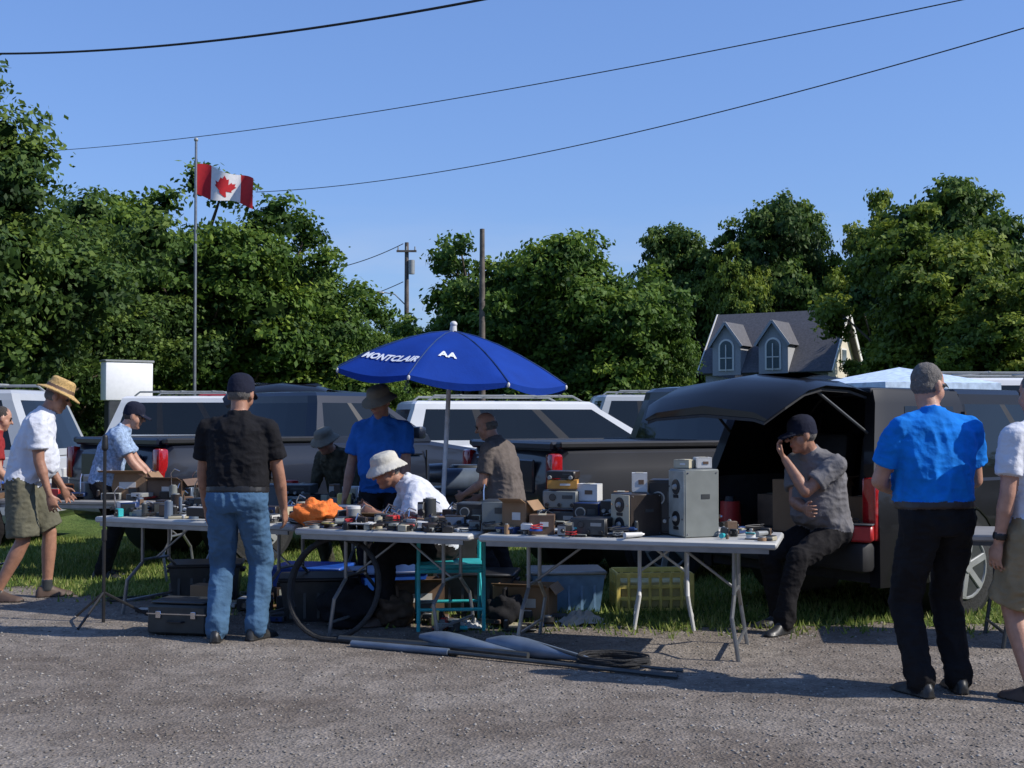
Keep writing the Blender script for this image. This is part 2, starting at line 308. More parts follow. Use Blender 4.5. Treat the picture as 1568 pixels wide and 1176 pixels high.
def mass(name,pts,seed,nleaf,ls,m):
    g=np.random.default_rng(seed); Vs=[];Qs=[];ts=[];ms=[];off=0
    for (x,y,z,r) in pts:
        n=int(nleaf*r*r); d=g.normal(size=(n,3)); d/=np.linalg.norm(d,axis=1)[:,None]
        P=np.array([x,y,z])+d*r*(.75+.45*g.random((n,1)))*np.array([1.2,1,.9])
        out=d+.8*g.normal(size=(n,3))+np.array([0,0,.3]); out/=np.linalg.norm(out,axis=1)[:,None]
        a=g.normal(size=(n,3)); a-=out*np.sum(a*out,1)[:,None]; a/=np.linalg.norm(a,axis=1)[:,None]; b=np.cross(out,a); s=ls*(.6+.8*g.random((n,1)))
        V=np.stack([P-a*s,P+b*s*.6,P+a*s,P-b*s*.6],1).reshape(-1,3)
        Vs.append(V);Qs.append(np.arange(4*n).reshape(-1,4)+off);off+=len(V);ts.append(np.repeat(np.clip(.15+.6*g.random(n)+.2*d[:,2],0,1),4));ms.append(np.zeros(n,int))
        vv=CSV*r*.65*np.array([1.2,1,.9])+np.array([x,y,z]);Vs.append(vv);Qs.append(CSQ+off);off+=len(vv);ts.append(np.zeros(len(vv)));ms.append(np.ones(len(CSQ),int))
    put(name,np_mesh(name,np.concatenate(Vs),np.concatenate(Qs),[m,CORE],np.concatenate(ms),np.concatenate(ts)),(0,0,0))
g=random.Random(3)
mass('distant_treeline',[(-70+i*2.6+g.random(),122+g.random()*6,2.5+g.random()*2.5+(2 if g.random()<.3 else 0),2.6+g.random()*1.8) for i in range(60)],9,110,.28,LEAF)
mass('hedge',[(-22+i*1.1+g.random()*.4,47+g.random()*2,.7+g.random()*.7,1.0+g.random()*.5) for i in range(50)],10,320,.12,LEAF2)
# ------------------------------------------------------------------ house
def house():
    b=B(); SHDSID=mat('shaded_siding',(.34,.35,.37),.8,0,.08); RF=mat('shingles',(.10,.10,.11),.9,0,.2,8,.4,10); TR=mat('white_trim',(.75,.74,.7),.6,0,.05); WIN=mat('window_glass',(.10,.13,.15),.1,0,.1); SUNSID=mat('sunlit_siding',(.62,.57,.46),.8,0,.08)  # siding colours carry the light: grey for shaded front, cream for sunlit end
    L,D,he,hr=8.0,6.2,4.7,8.35
    b.box((L/2,D/2,he/2),(L,D,he),SHDSID)
    b.add([(0.02,0,he),(L-.02,0,he),(L-.02,D,he),(0.02,D,he),(0.02,D/2,hr-.15),(L-.02,D/2,hr-.15)],[(0,1,5,4),(2,3,4,5),(0,4,3),(1,2,5)],SUNSID)
    b.box((L+.02,D/2,he/2),(.04,D-.02,he),SUNSID)
    sl=math.atan2(hr-he,D/2); ln=math.hypot(hr-he,D/2)+.5
    for sg in (-1,1):
        c=Vector((L/2,D/2+sg*(ln/2)*math.cos(sl),hr-(ln/2)*math.sin(sl)))
        b.box(c,(L+.8,ln,.14),RF,rot=(-sg*math.degrees(sl),0,0))
        for xx in (L+.43,-.43): b.box((xx,c.y,c.z-.02),(.06,ln,.3),TR,rot=(-sg*math.degrees(sl),0,0))
    for x in (1.6,4.7):
        wd=1.9; zt=he+1.5
        b.box((x,.9,he+.5),(wd,2.6,2.0),SHDSID)
        b.add([(x-wd/2,-.4,zt),(x+wd/2,-.4,zt),(x,-.4,zt+1.3),(x-wd/2,3,zt),(x+wd/2,3,zt),(x,3,zt+1.3)],[(0,1,2),(0,2,5,3),(1,4,5,2),(3,5,4)],SHDSID)
        s2=math.atan2(1.3,wd/2); l2=math.hypot(1.3,wd/2)+.3
        for sg in (-1,1):
            b.box((x+sg*(l2/2)*math.cos(s2),1.2,zt+1.38-(l2/2)*math.sin(s2)),(l2,3.7,.1),RF,rot=(0,sg*math.degrees(s2),0))
            b.box((x+sg*(l2/2)*math.cos(s2),-.68,zt+1.36-(l2/2)*math.sin(s2)),(l2,.06,.16),SHDSID,rot=(0,sg*math.degrees(s2),0))
        def arch(wh,h0,h1,y,m):
            V=[(x-wh,y,h0),(x+wh,y,h0)]+[(x+wh*math.cos(R(a)),y,h1+wh*math.sin(R(a))) for a in range(0,181,15)]
            n=len(V); b.add(V+[(v[0],y+.05,v[2]) for v in V],[list(range(n)),list(range(n,2*n))[::-1]]+[(i,(i+1)%n,n+(i+1)%n,n+i) for i in range(n)],m)
        arch(.52,he-.2,zt-.2,-.47,TR); arch(.40,he-.1,zt-.2,-.50,WIN)
        b.box((x,-.53,he+.6),(.06,.04,1.7),TR); b.box((x,-.53,he+.6),(.8,.04,.06),TR)
    for x in (1.2,3.4,5.8): b.box((x,-.03,2),(1.1,.06,1.3),TR); b.box((x,-.07,2),(.9,.04,1.1),WIN)
    b.box((L+.06,D/2,5.3),(.06,1.1,1.2),TR); b.box((L+.1,D/2,5.3),(.04,.85,1.0),WIN)
    b.done('siding_house',(12.5,80,0),-32,30)
house()
# ------------------------------------------------------------------ poles, wires, flag
def pole(x,y,h,cross=True,lamp=False):
    b=B(); b.tube([(0,0,0),(0,0,h)],[.15,.10],WOOD,10)
    if cross: b.box((0,-.12,h-.45),(1.0,.1,.1),WOOD); [b.cyl((dx,-.12,h-.4),(dx,-.12,h-.22),.04,.03,LGREY,8) for dx in(-.42,0,.42)]
    if lamp:
        b.tube([(0,0,h-3.2),(-.6,0,h-2.6),(-1.2,0,h-2.5)],.03,LGREY,6); b.ell((-1.4,0,h-2.53),(.3,.12,.09),LGREY)
        b.cyl((.25,-.1,h-1.6),(.25,-.1,h-.9),.16,.16,LGREY,10)
    b.done('utility_pole',(x,y,0))
pole(-5.28,62,10.3,True,True); pole(-1.23,51,9.3,False)
def wire(name,a,c,sag,r,n=40):
    a=Vector(a);c=Vector(c);b=B(); b.tube([a.lerp(c,i/n)-Vector((0,0,sag*4*(i/n)*(1-i/n))) for i in range(n+1)],r,RUBBER,6); b.done(name)
wire('power_line',(-10.34,22,8.03),(0,15,6.675),.25,.018)
wire('power_line',(-22.2,60,14.51),(11.7,26,10.81),.55,.015)
wire('power_line',(-9.13,44,9.55),(9.2,20,8.1),.6,.012)
wire('power_line',(-5.46,62,10.24),(-13.3,70,9.76),.5,.022); wire('power_line',(-5.46,62,8.32),(-13.3,70,7.45),.4,.022)
def flag():
    b=B(); FR=mat('flag_red',(.48,.012,.02),.8,0,.1); FW=mat('flag_white',(.72,.72,.74),.8,0,.05)
    W,H=1.75,.88
    def P(u,v,o=0):
        x=u*W*.90; z=-v*H*(1-.12*u)-u*.34-.10*u*u+.06*math.sin(u*9+v*2); y=.13*math.sin(u*10+v*1.5)*(.3+u)+o
        return (x,y,z)
    n,k=48,16
    for i in range(n):
        for j in range(k):
            u0,u1,v0,v1=i/n,(i+1)/n,j/k,(j+1)/k
            b.add([P(u0,v0),P(u0,v1),P(u1,v1),P(u1,v0)],[(0,1,2,3)],FR if (u1<=.2501 or u0>=.7499) else FW)
    half=[(0,-.42),(.07,-.28),(.14,-.31),(.11,-.08),(.21,-.18),(.235,-.12),(.34,-.14),(.305,-.03),(.36,.0),(.19,.15),(.21,.21),(.02,.18),(.025,.4)]
    pts=half+[(-x,y) for x,y in half[::-1]][:-1]
    leaf=bmesh.new(); vs=[leaf.verts.new((x,y,0)) for x,y in pts]; f=leaf.faces.new(vs); bmesh.ops.triangulate(leaf,faces=[f])
    bmesh.ops.subdivide_edges(leaf,edges=leaf.edges[:],cuts=3,use_grid_fill=True); leaf.verts.index_update()
    for o in (-.012,.012): b.add([P(.5+v.co.x*.5*.98,.5+v.co.y*.95,o) for v in leaf.verts],[[v.index for v in f.verts] for f in leaf.faces],FR)
    leaf.free()
    b.done('canada_flag',(-8.68,34,8.50))
    c=B(); c.tube([(0,0,0),(0,0,9.13)],[.06,.035],STEEL,10); c.ell((0,0,9.17),(.06,.06,.06),LGREY); c.done('flag_pole',(-8.71,34,0))
flag()
# ------------------------------------------------------------------ vehicles
def ring_gh(z,x0,x1,hw,cuts,bul):
    pts=[]
    for c in cuts: pts.append((x0+(x1-x0)*c,-hw,z))
    for k in (.82,.4,0,-.4,-.82): pts.append((x1+bul*(1-k*k)+.02,-hw*k*1,z))
    for c in cuts[::-1]: pts.append((x0+(x1-x0)*c,hw,z))
    for k in (.82,.4,0,-.4,-.82): pts.append((x0-bul*.5*(1-k*k)-.02,hw*k,z))
    return pts
def wheel(b,x,y,r,sg):
    b.cyl((x,y-sg*.20,r),(x,y+sg*.012,r),r,r,RUBBER,28); b.cyl((x,y+sg*.012,r),(x,y+sg*.018,r),r*.93,r*.88,RUBBER,28)
    b.cyl((x,y+sg*.0,r),(x,y+sg*.024,r),r*.64,r*.62,DGREY,24)
    for k in range(6):
        a=k*math.pi/3+.3; b.box((x+math.cos(a)*r*.33,y+sg*.026,r+math.sin(a)*r*.33),(r*.6,.02,r*.16),LGREY,rot=(0,-math.degrees(a),0),bev=.006)
    b.cyl((x,y+sg*.02,r),(x,y+sg*.045,r),r*.15,r*.12,LGREY,12)
    b.tube([(x+math.cos(a*math.pi/12)*r*.64,y+sg*.024,r+math.sin(a*math.pi/12)*r*.64) for a in range(25)],.012,LGREY,6)
def vehicle(name,loc,hd,L,W,H,belt,P,kind='suv',rack=False,open_hatch=False):
    b=B(); w=W/2; zb=.28 if kind!='pickup' else .42
    x0c={'suv':.12,'van':.1,'sedan':.75,'pickup':1.95}[kind]
    xt0={'suv':.42,'van':.3,'sedan':1.35,'pickup':2.08}[kind]
    x1c={'suv':L-1.25,'van':L-.95,'sedan':L-1.35,'pickup':L-1.5}[kind]
    xt1=x1c-{'suv':.85,'van':.95,'sedan':.85,'pickup':.75}[kind]
    hood=belt-.04
    cx=1.25 if open_hatch else 0
    st=[]
    if not open_hatch: st=[(0,zb+.18,belt-.28,.90),(.05,zb+.06,belt-.10,.955),(.16,zb,belt,.985)]
    else: st=[(cx,zb,belt,1)]
    st+=[(cx+.6,zb,belt+.0,1.0),(L*.5,zb,belt,1.0),(x1c-.05,zb,hood+.02,1.0),(x1c+.35,zb,hood-.03,.99),(L-.45,zb,hood-.12,.97),(L-.15,zb+.02,hood-.24,.93),(L-.03,zb+.08,hood-.36,.87),(L,zb+.16,hood-.48,.82)]
    rr=[]
    for x,a,t,sc in st:
        ww=w*sc; half=[(ww*.90,a),(ww*.985,a+.10),(ww,a+(t-a)*.45),(ww*.99,a+(t-a)*.72),(ww*.975,a+(t-a)*.78),(ww*.955,t-.05),(ww*.90,t),(ww*.5,t+.025),(0,t+.035)]
        rr.append([(x,-y,z) for y,z in half]+[(x,y,z) for y,z in half[::-1][1:]])
    b.loft(rr,P)
    gx0,gx1,tx0,tx1=(cx if open_hatch else x0c),x1c,(cx if open_hatch else xt0),xt1
    if kind=='pickup': cuts=[0,.07,.44,.50,.90,1]
    elif kind=='sedan': cuts=[0,.12,.46,.52,.93,1]
    elif open_hatch: cuts=[0,.04,.46,.52,.94,1]
    else: cuts=[0,.06,.30,.34,.62,.665,.95,1]
    zz=[(belt-.03,0,.93),(belt+.05,.06,.92),(H-.13,.88,.80),(H-.05,.97,.775),(H-.012,1.06,.70),(H,1.15,.5)]
    rings=[]
    for z,k,hw in zz:
        kk=min(k,1.0); e=max(0,k-1)
        rings.append(ring_gh(z,gx0+(tx0-gx0)*kk+e*.6,gx1+(tx1-gx1)*kk-e*.6,w*hw,cuts,.07*(1 if kind!='pickup' else .6)))
    n=len(rings[0]); nc=len(cuts)
    V=[p for r in rings for p in r]
    for i in range(len(rings)-1):
        for j in range(n):
            k=(j+1)%n; m=P
            if i==1:
                if j<nc-1:
                    m=GLASS if j%2==1 else (BLACKP if 0<j<nc-2 else P)
                elif nc<=j<nc+4: m=GLASS
                elif nc+5<=j<2*nc+4:
                    q=2*nc+3-j; m=GLASS if q%2==1 else (BLACKP if 0<q<nc-2 else P)
                elif 2*nc+5<=j<n-1: m=GLASS
            b.add([V[i*n+j],V[i*n+k],V[(i+1)*n+k],V[(i+1)*n+j]],[(0,1,2,3)],m)
    b.add(rings[-1],[list(range(n))],P)
    rw=.37 if kind!='pickup' else .40
    for x in (1.0 if kind!='pickup' else 1.15,L-.93):
        for sg in (-1,1):
            b.cyl((x,sg*w*.6,rw+.03),(x,sg*(w*1.0+.002),rw+.03),rw+.07,rw+.07,BLACKP,28)
            b.tube([(x+math.cos(R(a))*(rw+.075),sg*(w-.002),rw+.03+math.sin(R(a))*(rw+.075)) for a in range(-8,189,14)],.014,P if kind!='pickup' else BLACKP,6)
            wheel(b,x,sg*(w+.005),rw,sg)
    for sg in (-1,1):
        y=sg*(w-.002)
        for c in ([.5,.92] if kind=='pickup' else [.34,.64,.95]):
            x=gx0+(gx1-gx0)*c; b.box((x,y,(zb+belt)/2+.03),(.008,.02,(belt-zb)*.62),BLACKP)
            b.box((x-.15,sg*(w+.0),belt-.17),(.16,.03,.03),P if kind!='sedan' else CHROME,bev=.008)
        b.box((L*.5,sg*(w-.005),zb+.07),(L*.5,.03,.10),BLACKP,bev=.01)
        b.box((gx1-.35,sg*(w+.08),belt+.08),(.12,.16,.14),P,bev=.03)
        b.box((L-.17,sg*w*.72,hood-.38),(.22,.34,.14),LAMP,rot=(0,0,-sg*18),bev=.03)
        if not open_hatch: b.box((.045,sg*w*.88,belt-.22 if kind!='van' else belt-.1),(.12,.13,.34),REDL,bev=.03)
    b.box((L-.03,0,hood-.5),(.06,w*1.1,.16),BLACKP,bev=.02)
    if not open_hatch: b.box((-.04,0,zb+.20),(.14,W*.93,.18),LGREY if kind=='pickup' else P,bev=.04)
    if kind!='pickup' and not open_hatch: b.box((-.005,0,belt-.25),(.05,.5,.14),WHT,bev=.01)
    if kind=='pickup':
        b.box((1.0,0,belt+.037),(1.75,W*.80,.006),BLACKP)  # flat black sheet paints in the dark hollow of the open bed
        for sg in (-1,1): b.box((1.02,sg*(w*.90),belt+.02),(1.9,.10,.06),BLACKP,bev=.015)
        b.box((.08,0,belt+.01),(.09,W*.84,.08),P,bev=.02)
        b.box((-.005,0,belt-.26),(.03,W*.6,.30),P,bev=.02); b.box((-.025,0,belt-.14),(.02,.22,.06),BLACKP)
    if rack:
        for sg in (-1,1): b.tube([(tx0+.2,sg*w*.68,H-.01),(tx0+.3,sg*w*.68,H+.07),(tx1-.3,sg*w*.68,H+.07),(tx1-.15,sg*w*.68,H-.01)],.018,LGREY,6)
        for x in (tx0+.7,(tx0+tx1)/2,tx1-.5): b.box((x,0,H+.08),(.05,w*1.4,.03),LGREY,bev=.01)
    if open_hatch:
        for sg in (-1,1):
            prof=[(.28,1.0),(.62,1.0),(belt-.05,.985),(belt+.05,.93),(H-.13,.81),(H-.03,.76)]
            o=[]
            for x,sc in ((0.02,.985),(.15,1.0),(1.25,1.0)):
                o.append([(x if z<belt+.01 else x+(z-belt)*.32*(1 if x<.3 else 0),sg*w*k*sc,z) for z,k in prof]+[(x if z<belt+.01 else x+(z-belt)*.32*(1 if x<.3 else 0),sg*(w*k*sc-.09),z) for z,k in prof[::-1]])
            b.loft(o,P)
            b.add([(.38,sg*(w*.925+.004),belt+.07),(1.12,sg*(w*.925+.006),belt+.07),(1.12,sg*(w*.812+.008),H-.15),(.52,sg*(w*.812+.006),H-.15)],[(0,1,2,3)],GLASS)
            b.box((.03,sg*w*.90,belt-.22),(.08,.13,.46),REDL,bev=.025)
            b.box((.66,sg*(w-.10),.88),(1.1,.02,.55),INT)
        b.box((.70,0,H-.045),(1.0,W*.75,.07),P,bev=.03); b.box((.65,0,.46),(1.22,W*.93,.32),INT,bev=.01); b.box((1.235,0,1.0),(.02,W*.86,1.1),INT)
        b.box((.9,-w*.35,1.12),(.16,.5,.5),UNDER,rot=(0,8,0),bev=.05); b.box((.9,w*.35,1.12),(.16,.5,.5),UNDER,rot=(0,8,0),bev=.05)
        b.box((-.05,0,.50),(.16,W*.95,.22),UNDER,bev=.04)
        A=Matrix.Translation((.26,0,H-.02))@Matrix.Rotation(R(1),4,'Y')
        pr=[(0,.0),(-.25,.05),(-.55,.055),(-.80,.01),(-1.00,-.09),(-1.12,-.20)]
        rr=[];r2=[]
        for i,(x,z) in enumerate(pr):
            hw=w*(.74 if i<3 else .80 if i<5 else .70); cv=.05
            rr.append([(x,-hw,z-.05),(x,-hw*.8,z),(x,0,z+cv),(x,hw*.8,z),(x,hw,z-.05),(x,hw*.96,z-.065),(x,hw*.8,z-.04),(x,0,z-.01),(x,-hw*.8,z-.04),(x,-hw*.96,z-.065)])
            r2.append([(x,-hw*.95,z-.070),(x,-hw*.8,z-.045),(x,0,z-.015),(x,hw*.8,z-.045),(x,hw*.95,z-.070),(x,hw*.95,z-.09),(x,hw*.8,z-.065),(x,0,z-.035),(x,-hw*.8,z-.065),(x,-hw*.95,z-.09)])
        b.loft(rr,P,M=A); b.loft(r2,UNDER,M=A)
        b.add([(-.08,-w*.5,.075),(-.55,-w*.55,.105),(-.55,w*.55,.105),(-.08,w*.5,.075)],[(0,1,2,3)],GLASS,A)
        b.box((-.34,0,-.015),(.44,w*1.05,.05),GLASS,M=A,rot=(0,4,0)); b.box((-.90,0,-.105),(.16,.3,.03),INT,M=A,rot=(0,-26,0),bev=.008)
        for sg in (-1,1): b.cyl((.25,sg*w*.80,belt+.25),(-.30,sg*w*.66,H-.05),.012,.012,DGREY,8)
    return b.done(name,(loc[0],loc[1],0),hd,30)
GREYPT=paint('grey_paint',(.034,.036,.042)); WHITEPT=paint('white_paint',(.70,.71,.72)); NAVYPT=paint('dark_blue_paint',(.010,.014,.026)); SILV=paint('silver_paint',(.42,.44,.46)); REDPT=paint('red_paint',(.34,.012,.02)); BLK=mat('black_paint',(.007,.007,.008),.4,0,.05,3,coat=.3,spec=.15)
def left_of(hd): a=R(hd); return Vector((-math.sin(a),math.cos(a)))
SUVC=(2.10,9.62); SH=36
vehicle('suv_with_open_tailgate',SUVC,SH,4.4,1.80,1.74,1.06,BLK,'suv',False,True)
pc=Vector((.38,10.7))+left_of(28)*.95
vehicle('pickup_truck',(pc.x,pc.y),28,5.2,1.9,1.82,1.24,GREYPT,'pickup')
vehicle('minivan',(-1.9,18.9),15,4.95,1.9,1.76,1.12,WHITEPT,'van',True)
vehicle('pickup_truck',(-4.1,12.7),48,5.2,1.9,1.80,1.25,NAVYPT,'pickup')
vehicle('suv_with_open_tailgate',(-3.3,18.4),80,4.6,1.85,1.92,1.12,BLK,'suv',False,True)
vehicle('parked_suv',(-7.7,24),-2,4.7,1.85,1.92,1.14,WHITEPT,'suv',True)
vehicle('parked_suv',(-5.4,15.2),176,4.6,1.85,1.84,1.08,SILV,'suv',True)
vehicle('minivan',(-4.6,31),178,4.9,1.95,2.12,1.2,REDPT,'van')
vehicle('parked_suv',(1.4,25.8),8,4.6,1.85,1.98,1.15,SILV,'suv',True)
vehicle('cargo_van',(5.6,20),4,5.3,2.0,2.14,1.25,WHITEPT,'van',True)
vehicle('parked_car',(-9.8,20),172,4.5,1.8,1.5,.95,REDPT,'sedan')
vehicle('parked_car',(-3.2,30),2,4.5,1.8,1.5,.95,SILV,'sedan')
vehicle('parked_suv',(7.4,16.6),12,4.7,1.85,2.02,1.1,REDPT,'suv',False)
vehicle('parked_suv',(12.5,30),5,4.7,1.85,2.1,1.1,WHITEPT,'suv',True)
vehicle('parked_car',(9.0,25),185,4.6,1.8,1.5,.95,GREYPT,'sedan')
b=B(); b.box((0,0,2.30),(1.06,.34,.84),SIGNW,bev=.03); b.box((0,0,1.0),(.9,.28,1.8),DGREY,bev=.02); b.box((0,0,2.74),(1.1,.38,.05),LGREY,bev=.01)
b.done('white_sign_board',(-8.45,27.2,0),38)
b=B(); cl=mat('pale_canopy',(.50,.62,.78),.8)
b.add([(-.95,-.95,1.98),(.95,-.95,1.98),(.95,.95,1.98),(-.95,.95,1.98),(0,0,2.22)],[(0,1,4),(1,2,4),(2,3,4),(3,0,4)],cl)
for x in(-.93,.93):
    for y in(-.93,.93): b.cyl((x,y,0),(x,y,1.97),.02,.02,STEEL,8)
for s,ax in((-.95,0),(.95,0),(-.95,1),(.95,1)): b.box((0 if ax==0 else s,s if ax==0 else 0,1.93),(1.9 if ax==0 else .01,.01 if ax==0 else 1.9,.10),cl)
b.done('canopy_tent',(5.5,17.6,0),20)
# ------------------------------------------------------------------ people
def ik(a,t,l1,l2,pole):
    a=Vector(a);t=Vector(t);d=t-a;D=d.length
    if D>l1+l2-.004: t=a+d*((l1+l2-.004)/D); d=t-a; D=d.length
    x=(l1*l1-l2*l2+D*D)/(2*D); h=math.sqrt(max(0,l1*l1-x*x)); u=d/D
    p=Vector(pole); p=(p-u*p.dot(u)).normalized(); return a+u*x+p*h,t
def ring(c,r,f,hw,hd,n=24,p=2.5):
    out=[]
    for i in range(n):
        a=i*2*math.pi/n; ca,sa=math.cos(a),math.sin(a); q=2/p
        out.append(c+r*(hw*math.copysign(abs(ca)**q,ca))+f*(hd*math.copysign(abs(sa)**q,sa)))
    return out
def rotv(v,ax,a): return Quaternion(ax,R(a))@v
def person(name,loc,yaw,shirt,pants,shoes,skin=SKIN,hair=HAIR,sc=1.0,lean=5,curve=5,side=0,pelvis=(0,0,.93),wr=None,ep=None,an=None,kp=None,fy=(12,-12),
           head=(0,0),hat=None,hatm=None,shorts=False,tuck=False,belt=None,belly=.02,wide=1.0,bald=False,vox=.0075,hn=None,twist=0,glasses=False,watch=False,legw=1.0,sleeve=.68,curl=22):
    b=B(); X=Vector((1,0,0));Y=Vector((0,1,0));Z=Vector((0,0,1))
    pel=Vector(pelvis)
    def fr(a,s,t):
        q=Quaternion(Z,R(t))@Quaternion(X,R(-a))@Quaternion(Y,R(s)); return q@X,q@Y,q@Z
    r0,f0,u0=fr(lean,side,twist*.3); r1,f1,u1=fr(lean+curve,side,twist)
    mid=pel+u0*.27; nb=mid+u1*.27
    def sp(u):
        if u<.5: return pel+(mid-pel)*(u/.5)
        return mid+(nb-mid)*((u-.5)/.5)
    def fv(u): return f0.lerp(f1,max(0,min(1,u))).normalized()
    def rv(u): return r0.lerp(r1,max(0,min(1,u))).normalized()
    prof=[(-.17,.13,.10,0),(-.08,.172*wide,.125,0),(0,.178*wide,.13,0),(.12,.170*wide,.125+belly*.6,.6),(.25,.168*wide,.118+belly,.9),(.4,.172*wide,.118+belly,.8),(.55,.182*wide,.122+belly*.6,.6),(.70,.192*wide,.125,.2),(.83,.188*wide,.115,0),(.92,.155*wide,.095,-.1),(.98,.105,.078,-.1),(1.03,.068,.066,0)]
    cut=.14 if tuck else -.06
    def T(lo,hi,m,grow=0):
        L=[p for p in prof if lo<p[0]<hi]
        def at(u):
            for i in range(len(prof)-1):
                if prof[i][0]<=u<=prof[i+1][0]:
                    k=(u-prof[i][0])/(prof[i+1][0]-prof[i][0]); return tuple([u]+[prof[i][j]*(1-k)+prof[i+1][j]*k for j in (1,2,3)])
            return prof[0] if u<prof[0][0] else prof[-1]
        L=[at(lo)]+L+[at(hi)]
        b.loft([ring(sp(u)+fv(u)*belly*s,rv(u),fv(u),hw+grow,hd+grow) for u,hw,hd,s in L],m)
    T(-.17,cut+.05,pants,-.004 if not tuck else 0); T(cut,1.03,shirt,.006)
    if tuck: T(cut-.045,cut+.015,belt or BLACKP,.009)
    b.loft([ring(nb+u1*.0,r1,f1,.085,.08),ring(nb+u1*.045,r1,f1,.066,.066)],shirt)
    hc=nb+u1*.165+f1*.025
    hy,hp=head; q=Quaternion(Z,R(hy))@Quaternion(X,R(-hp-lean*.3))
    q=Quaternion(Z,R(twist))@q
    hr,hf,hu=q@X,q@Y,q@Z
    A=Matrix((hr,hf,hu)).transposed()
    b.cap(nb-u1*.03,hc-hu*.05-hf*.015,.060,.056,skin)
    def hp_(x,y,z): return hc+hr*x+hf*y+hu*z
    b.ell(hp_(0,-.008,.025),(.074,.094,.094),skin,A); b.ell(hp_(0,.022,-.045),(.060,.068,.080),skin,A); b.ell(hp_(0,.058,-.098),(.030,.028,.024),skin,A)
    for s in(-1,1):
        b.ell(hp_(s*.050,.030,-.035),(.022,.04,.04),skin,A); b.ell(hp_(s*.081,-.005,-.008),(.012,.020,.034),skin,A)
        b.ell(hp_(s*.030,.079,.005),(.013,.009,.009),EYE,A); b.ell(hp_(s*.030,.083,.025),(.024,.010,.007),hair if not bald else HAIR,A)
        if glasses: b.tube([hp_(s*.03+.024*math.cos(k*.63),.096,.004+.018*math.sin(k*.63)) for k in range(11)],.0045,BLACKP,6); b.cap(hp_(s*.055,.093,.008),hp_(s*.08,.0,.008),.005,.005,BLACKP,6)
    b.cap(hp_(0,.085,.012),hp_(0,.112,-.022),.010,.015,skin,10); b.ell(hp_(0,.086,-.062),(.027,.009,.008),LIP,A)
    if bald: b.ell(hp_(0,-.028,-.012),(.083,.080,.052),hair,A)
    elif hat: b.ell(hp_(0,-.034,-.005),(.077,.070,.055),hair,A)
    else:
        b.ell(hp_(0,-.020,.036),(.079,.086,.088),hair,A); b.ell(hp_(0,-.038,-.012),(.071,.062,.052),hair,A)
    if hat:
        hm=hatm or BLACKP
        if hat=='cap':
            rr=[]
            for z,k in((.018,1.0),(.05,1.0),(.085,.95),(.115,.80),(.135,.52),(.144,.15)): rr.append([hp_(.089*k*math.cos(t*math.pi/12),-.008+.104*k*math.sin(t*math.pi/12),z-(.022 if (t>13 and t<23 and z<.03) else 0)) for t in range(24)])
            b.loft(rr,hm)
            rr=[]
            for yy,hw in ((.07,.078),(.12,.072),(.155,.052),(.172,.025)): rr.append([hp_(-hw,yy,.032-(yy-.07)*.2-.012),hp_(0,yy,.045-(yy-.07)*.25),hp_(hw,yy,.032-(yy-.07)*.2-.012),hp_(hw,yy,.020-(yy-.07)*.2-.012),hp_(0,yy,.031-(yy-.07)*.25),hp_(-hw,yy,.02-(yy-.07)*.2-.012)])
            b.loft(rr,hm)
        else:
            br=.165 if hat=='straw' else .145; dr=0 if hat=='straw' else -.025
            tops=((.035,1.02),(.09,.98),(.135,.9),(.150,.7)) if hat=='straw' else ((.035,1.03),(.085,.99),(.115,.9),(.130,.6))
            b.loft([[hp_(.090*k*math.cos(t*math.pi/12),-.006+.107*k*math.sin(t*math.pi/12),z) for t in range(24)] for z,k in tops],hm)
            def rg(r,z): return [hp_(r*math.cos(t*math.pi/12),-.006+(r+.015)*math.sin(t*math.pi/12),z+.012*math.cos(t*math.pi/6)*(r>.12)) for t in range(24)]
            b.loft([rg(.07,.055),rg(.10,.052),rg(br,.036+dr),rg(br,.022+dr),rg(.095,.036),rg(.07,.036)],hm)
            if hat=='straw': b.loft([[hp_((.0925+g)*math.cos(t*math.pi/12),-.006+(.109+g)*math.sin(t*math.pi/12),z) for t in range(24)] for z,g in((.048,.003),(.08,.003))],BROWN)
    wr=wr or ((-.27,.12,.80),(.27,.12,.80)); ep=ep or ((-.4,-1,-.2),(.4,-1,-.2))
    for i,s in((0,-1),(1,1)):
        sh=sp(.86)+r1*s*(.178*wide)-f1*.005
        el,w_=ik(sh,wr[i],.295,.265,ep[i])
        ud=(el-sh).normalized(); fd=(w_-el).normalized()
        b.cap(sh,sh+ud*.05,.072,.072,shirt); b.cap(sp(.8)+r1*s*.1*wide,sh,.085,.070,shirt); b.cap(sp(.95)+r1*s*.05,sh+Z*.01,.06,.060,shirt)
        if sleeve<.95: b.cyl(sh,sh.lerp(el,sleeve),.070,.074,shirt,18)
        else: b.cap(sh,el,.070,.055,shirt); b.cap(el,el.lerp(w_,.93),.053,.040,shirt)
        b.cap(sh,el,.050,.042,skin); b.cap(el,el.lerp(w_,.35),.042,.043,skin); b.cap(el.lerp(w_,.35),w_,.043,.027,skin,sq=.85)
        if watch and i==0: b.cyl(w_-fd*.05,w_-fd*.02,.036,.036,BLACKP,16)
        n=Vector(hn[i]) if hn and hn[i] else Vector((-s,.15,0)); n=(n-fd*n.dot(fd)).normalized(); sd=fd.cross(n)
        if sd.dot(Y+Z*.3)<0: sd=-sd
        pr=((0,.024,.020),(.03,.034,.017),(.07,.041,.015),(.092,.038,.013))
        b.loft([ring(w_+fd*h,sd,n,a,c,16,2.3) for h,a,c in pr],skin)
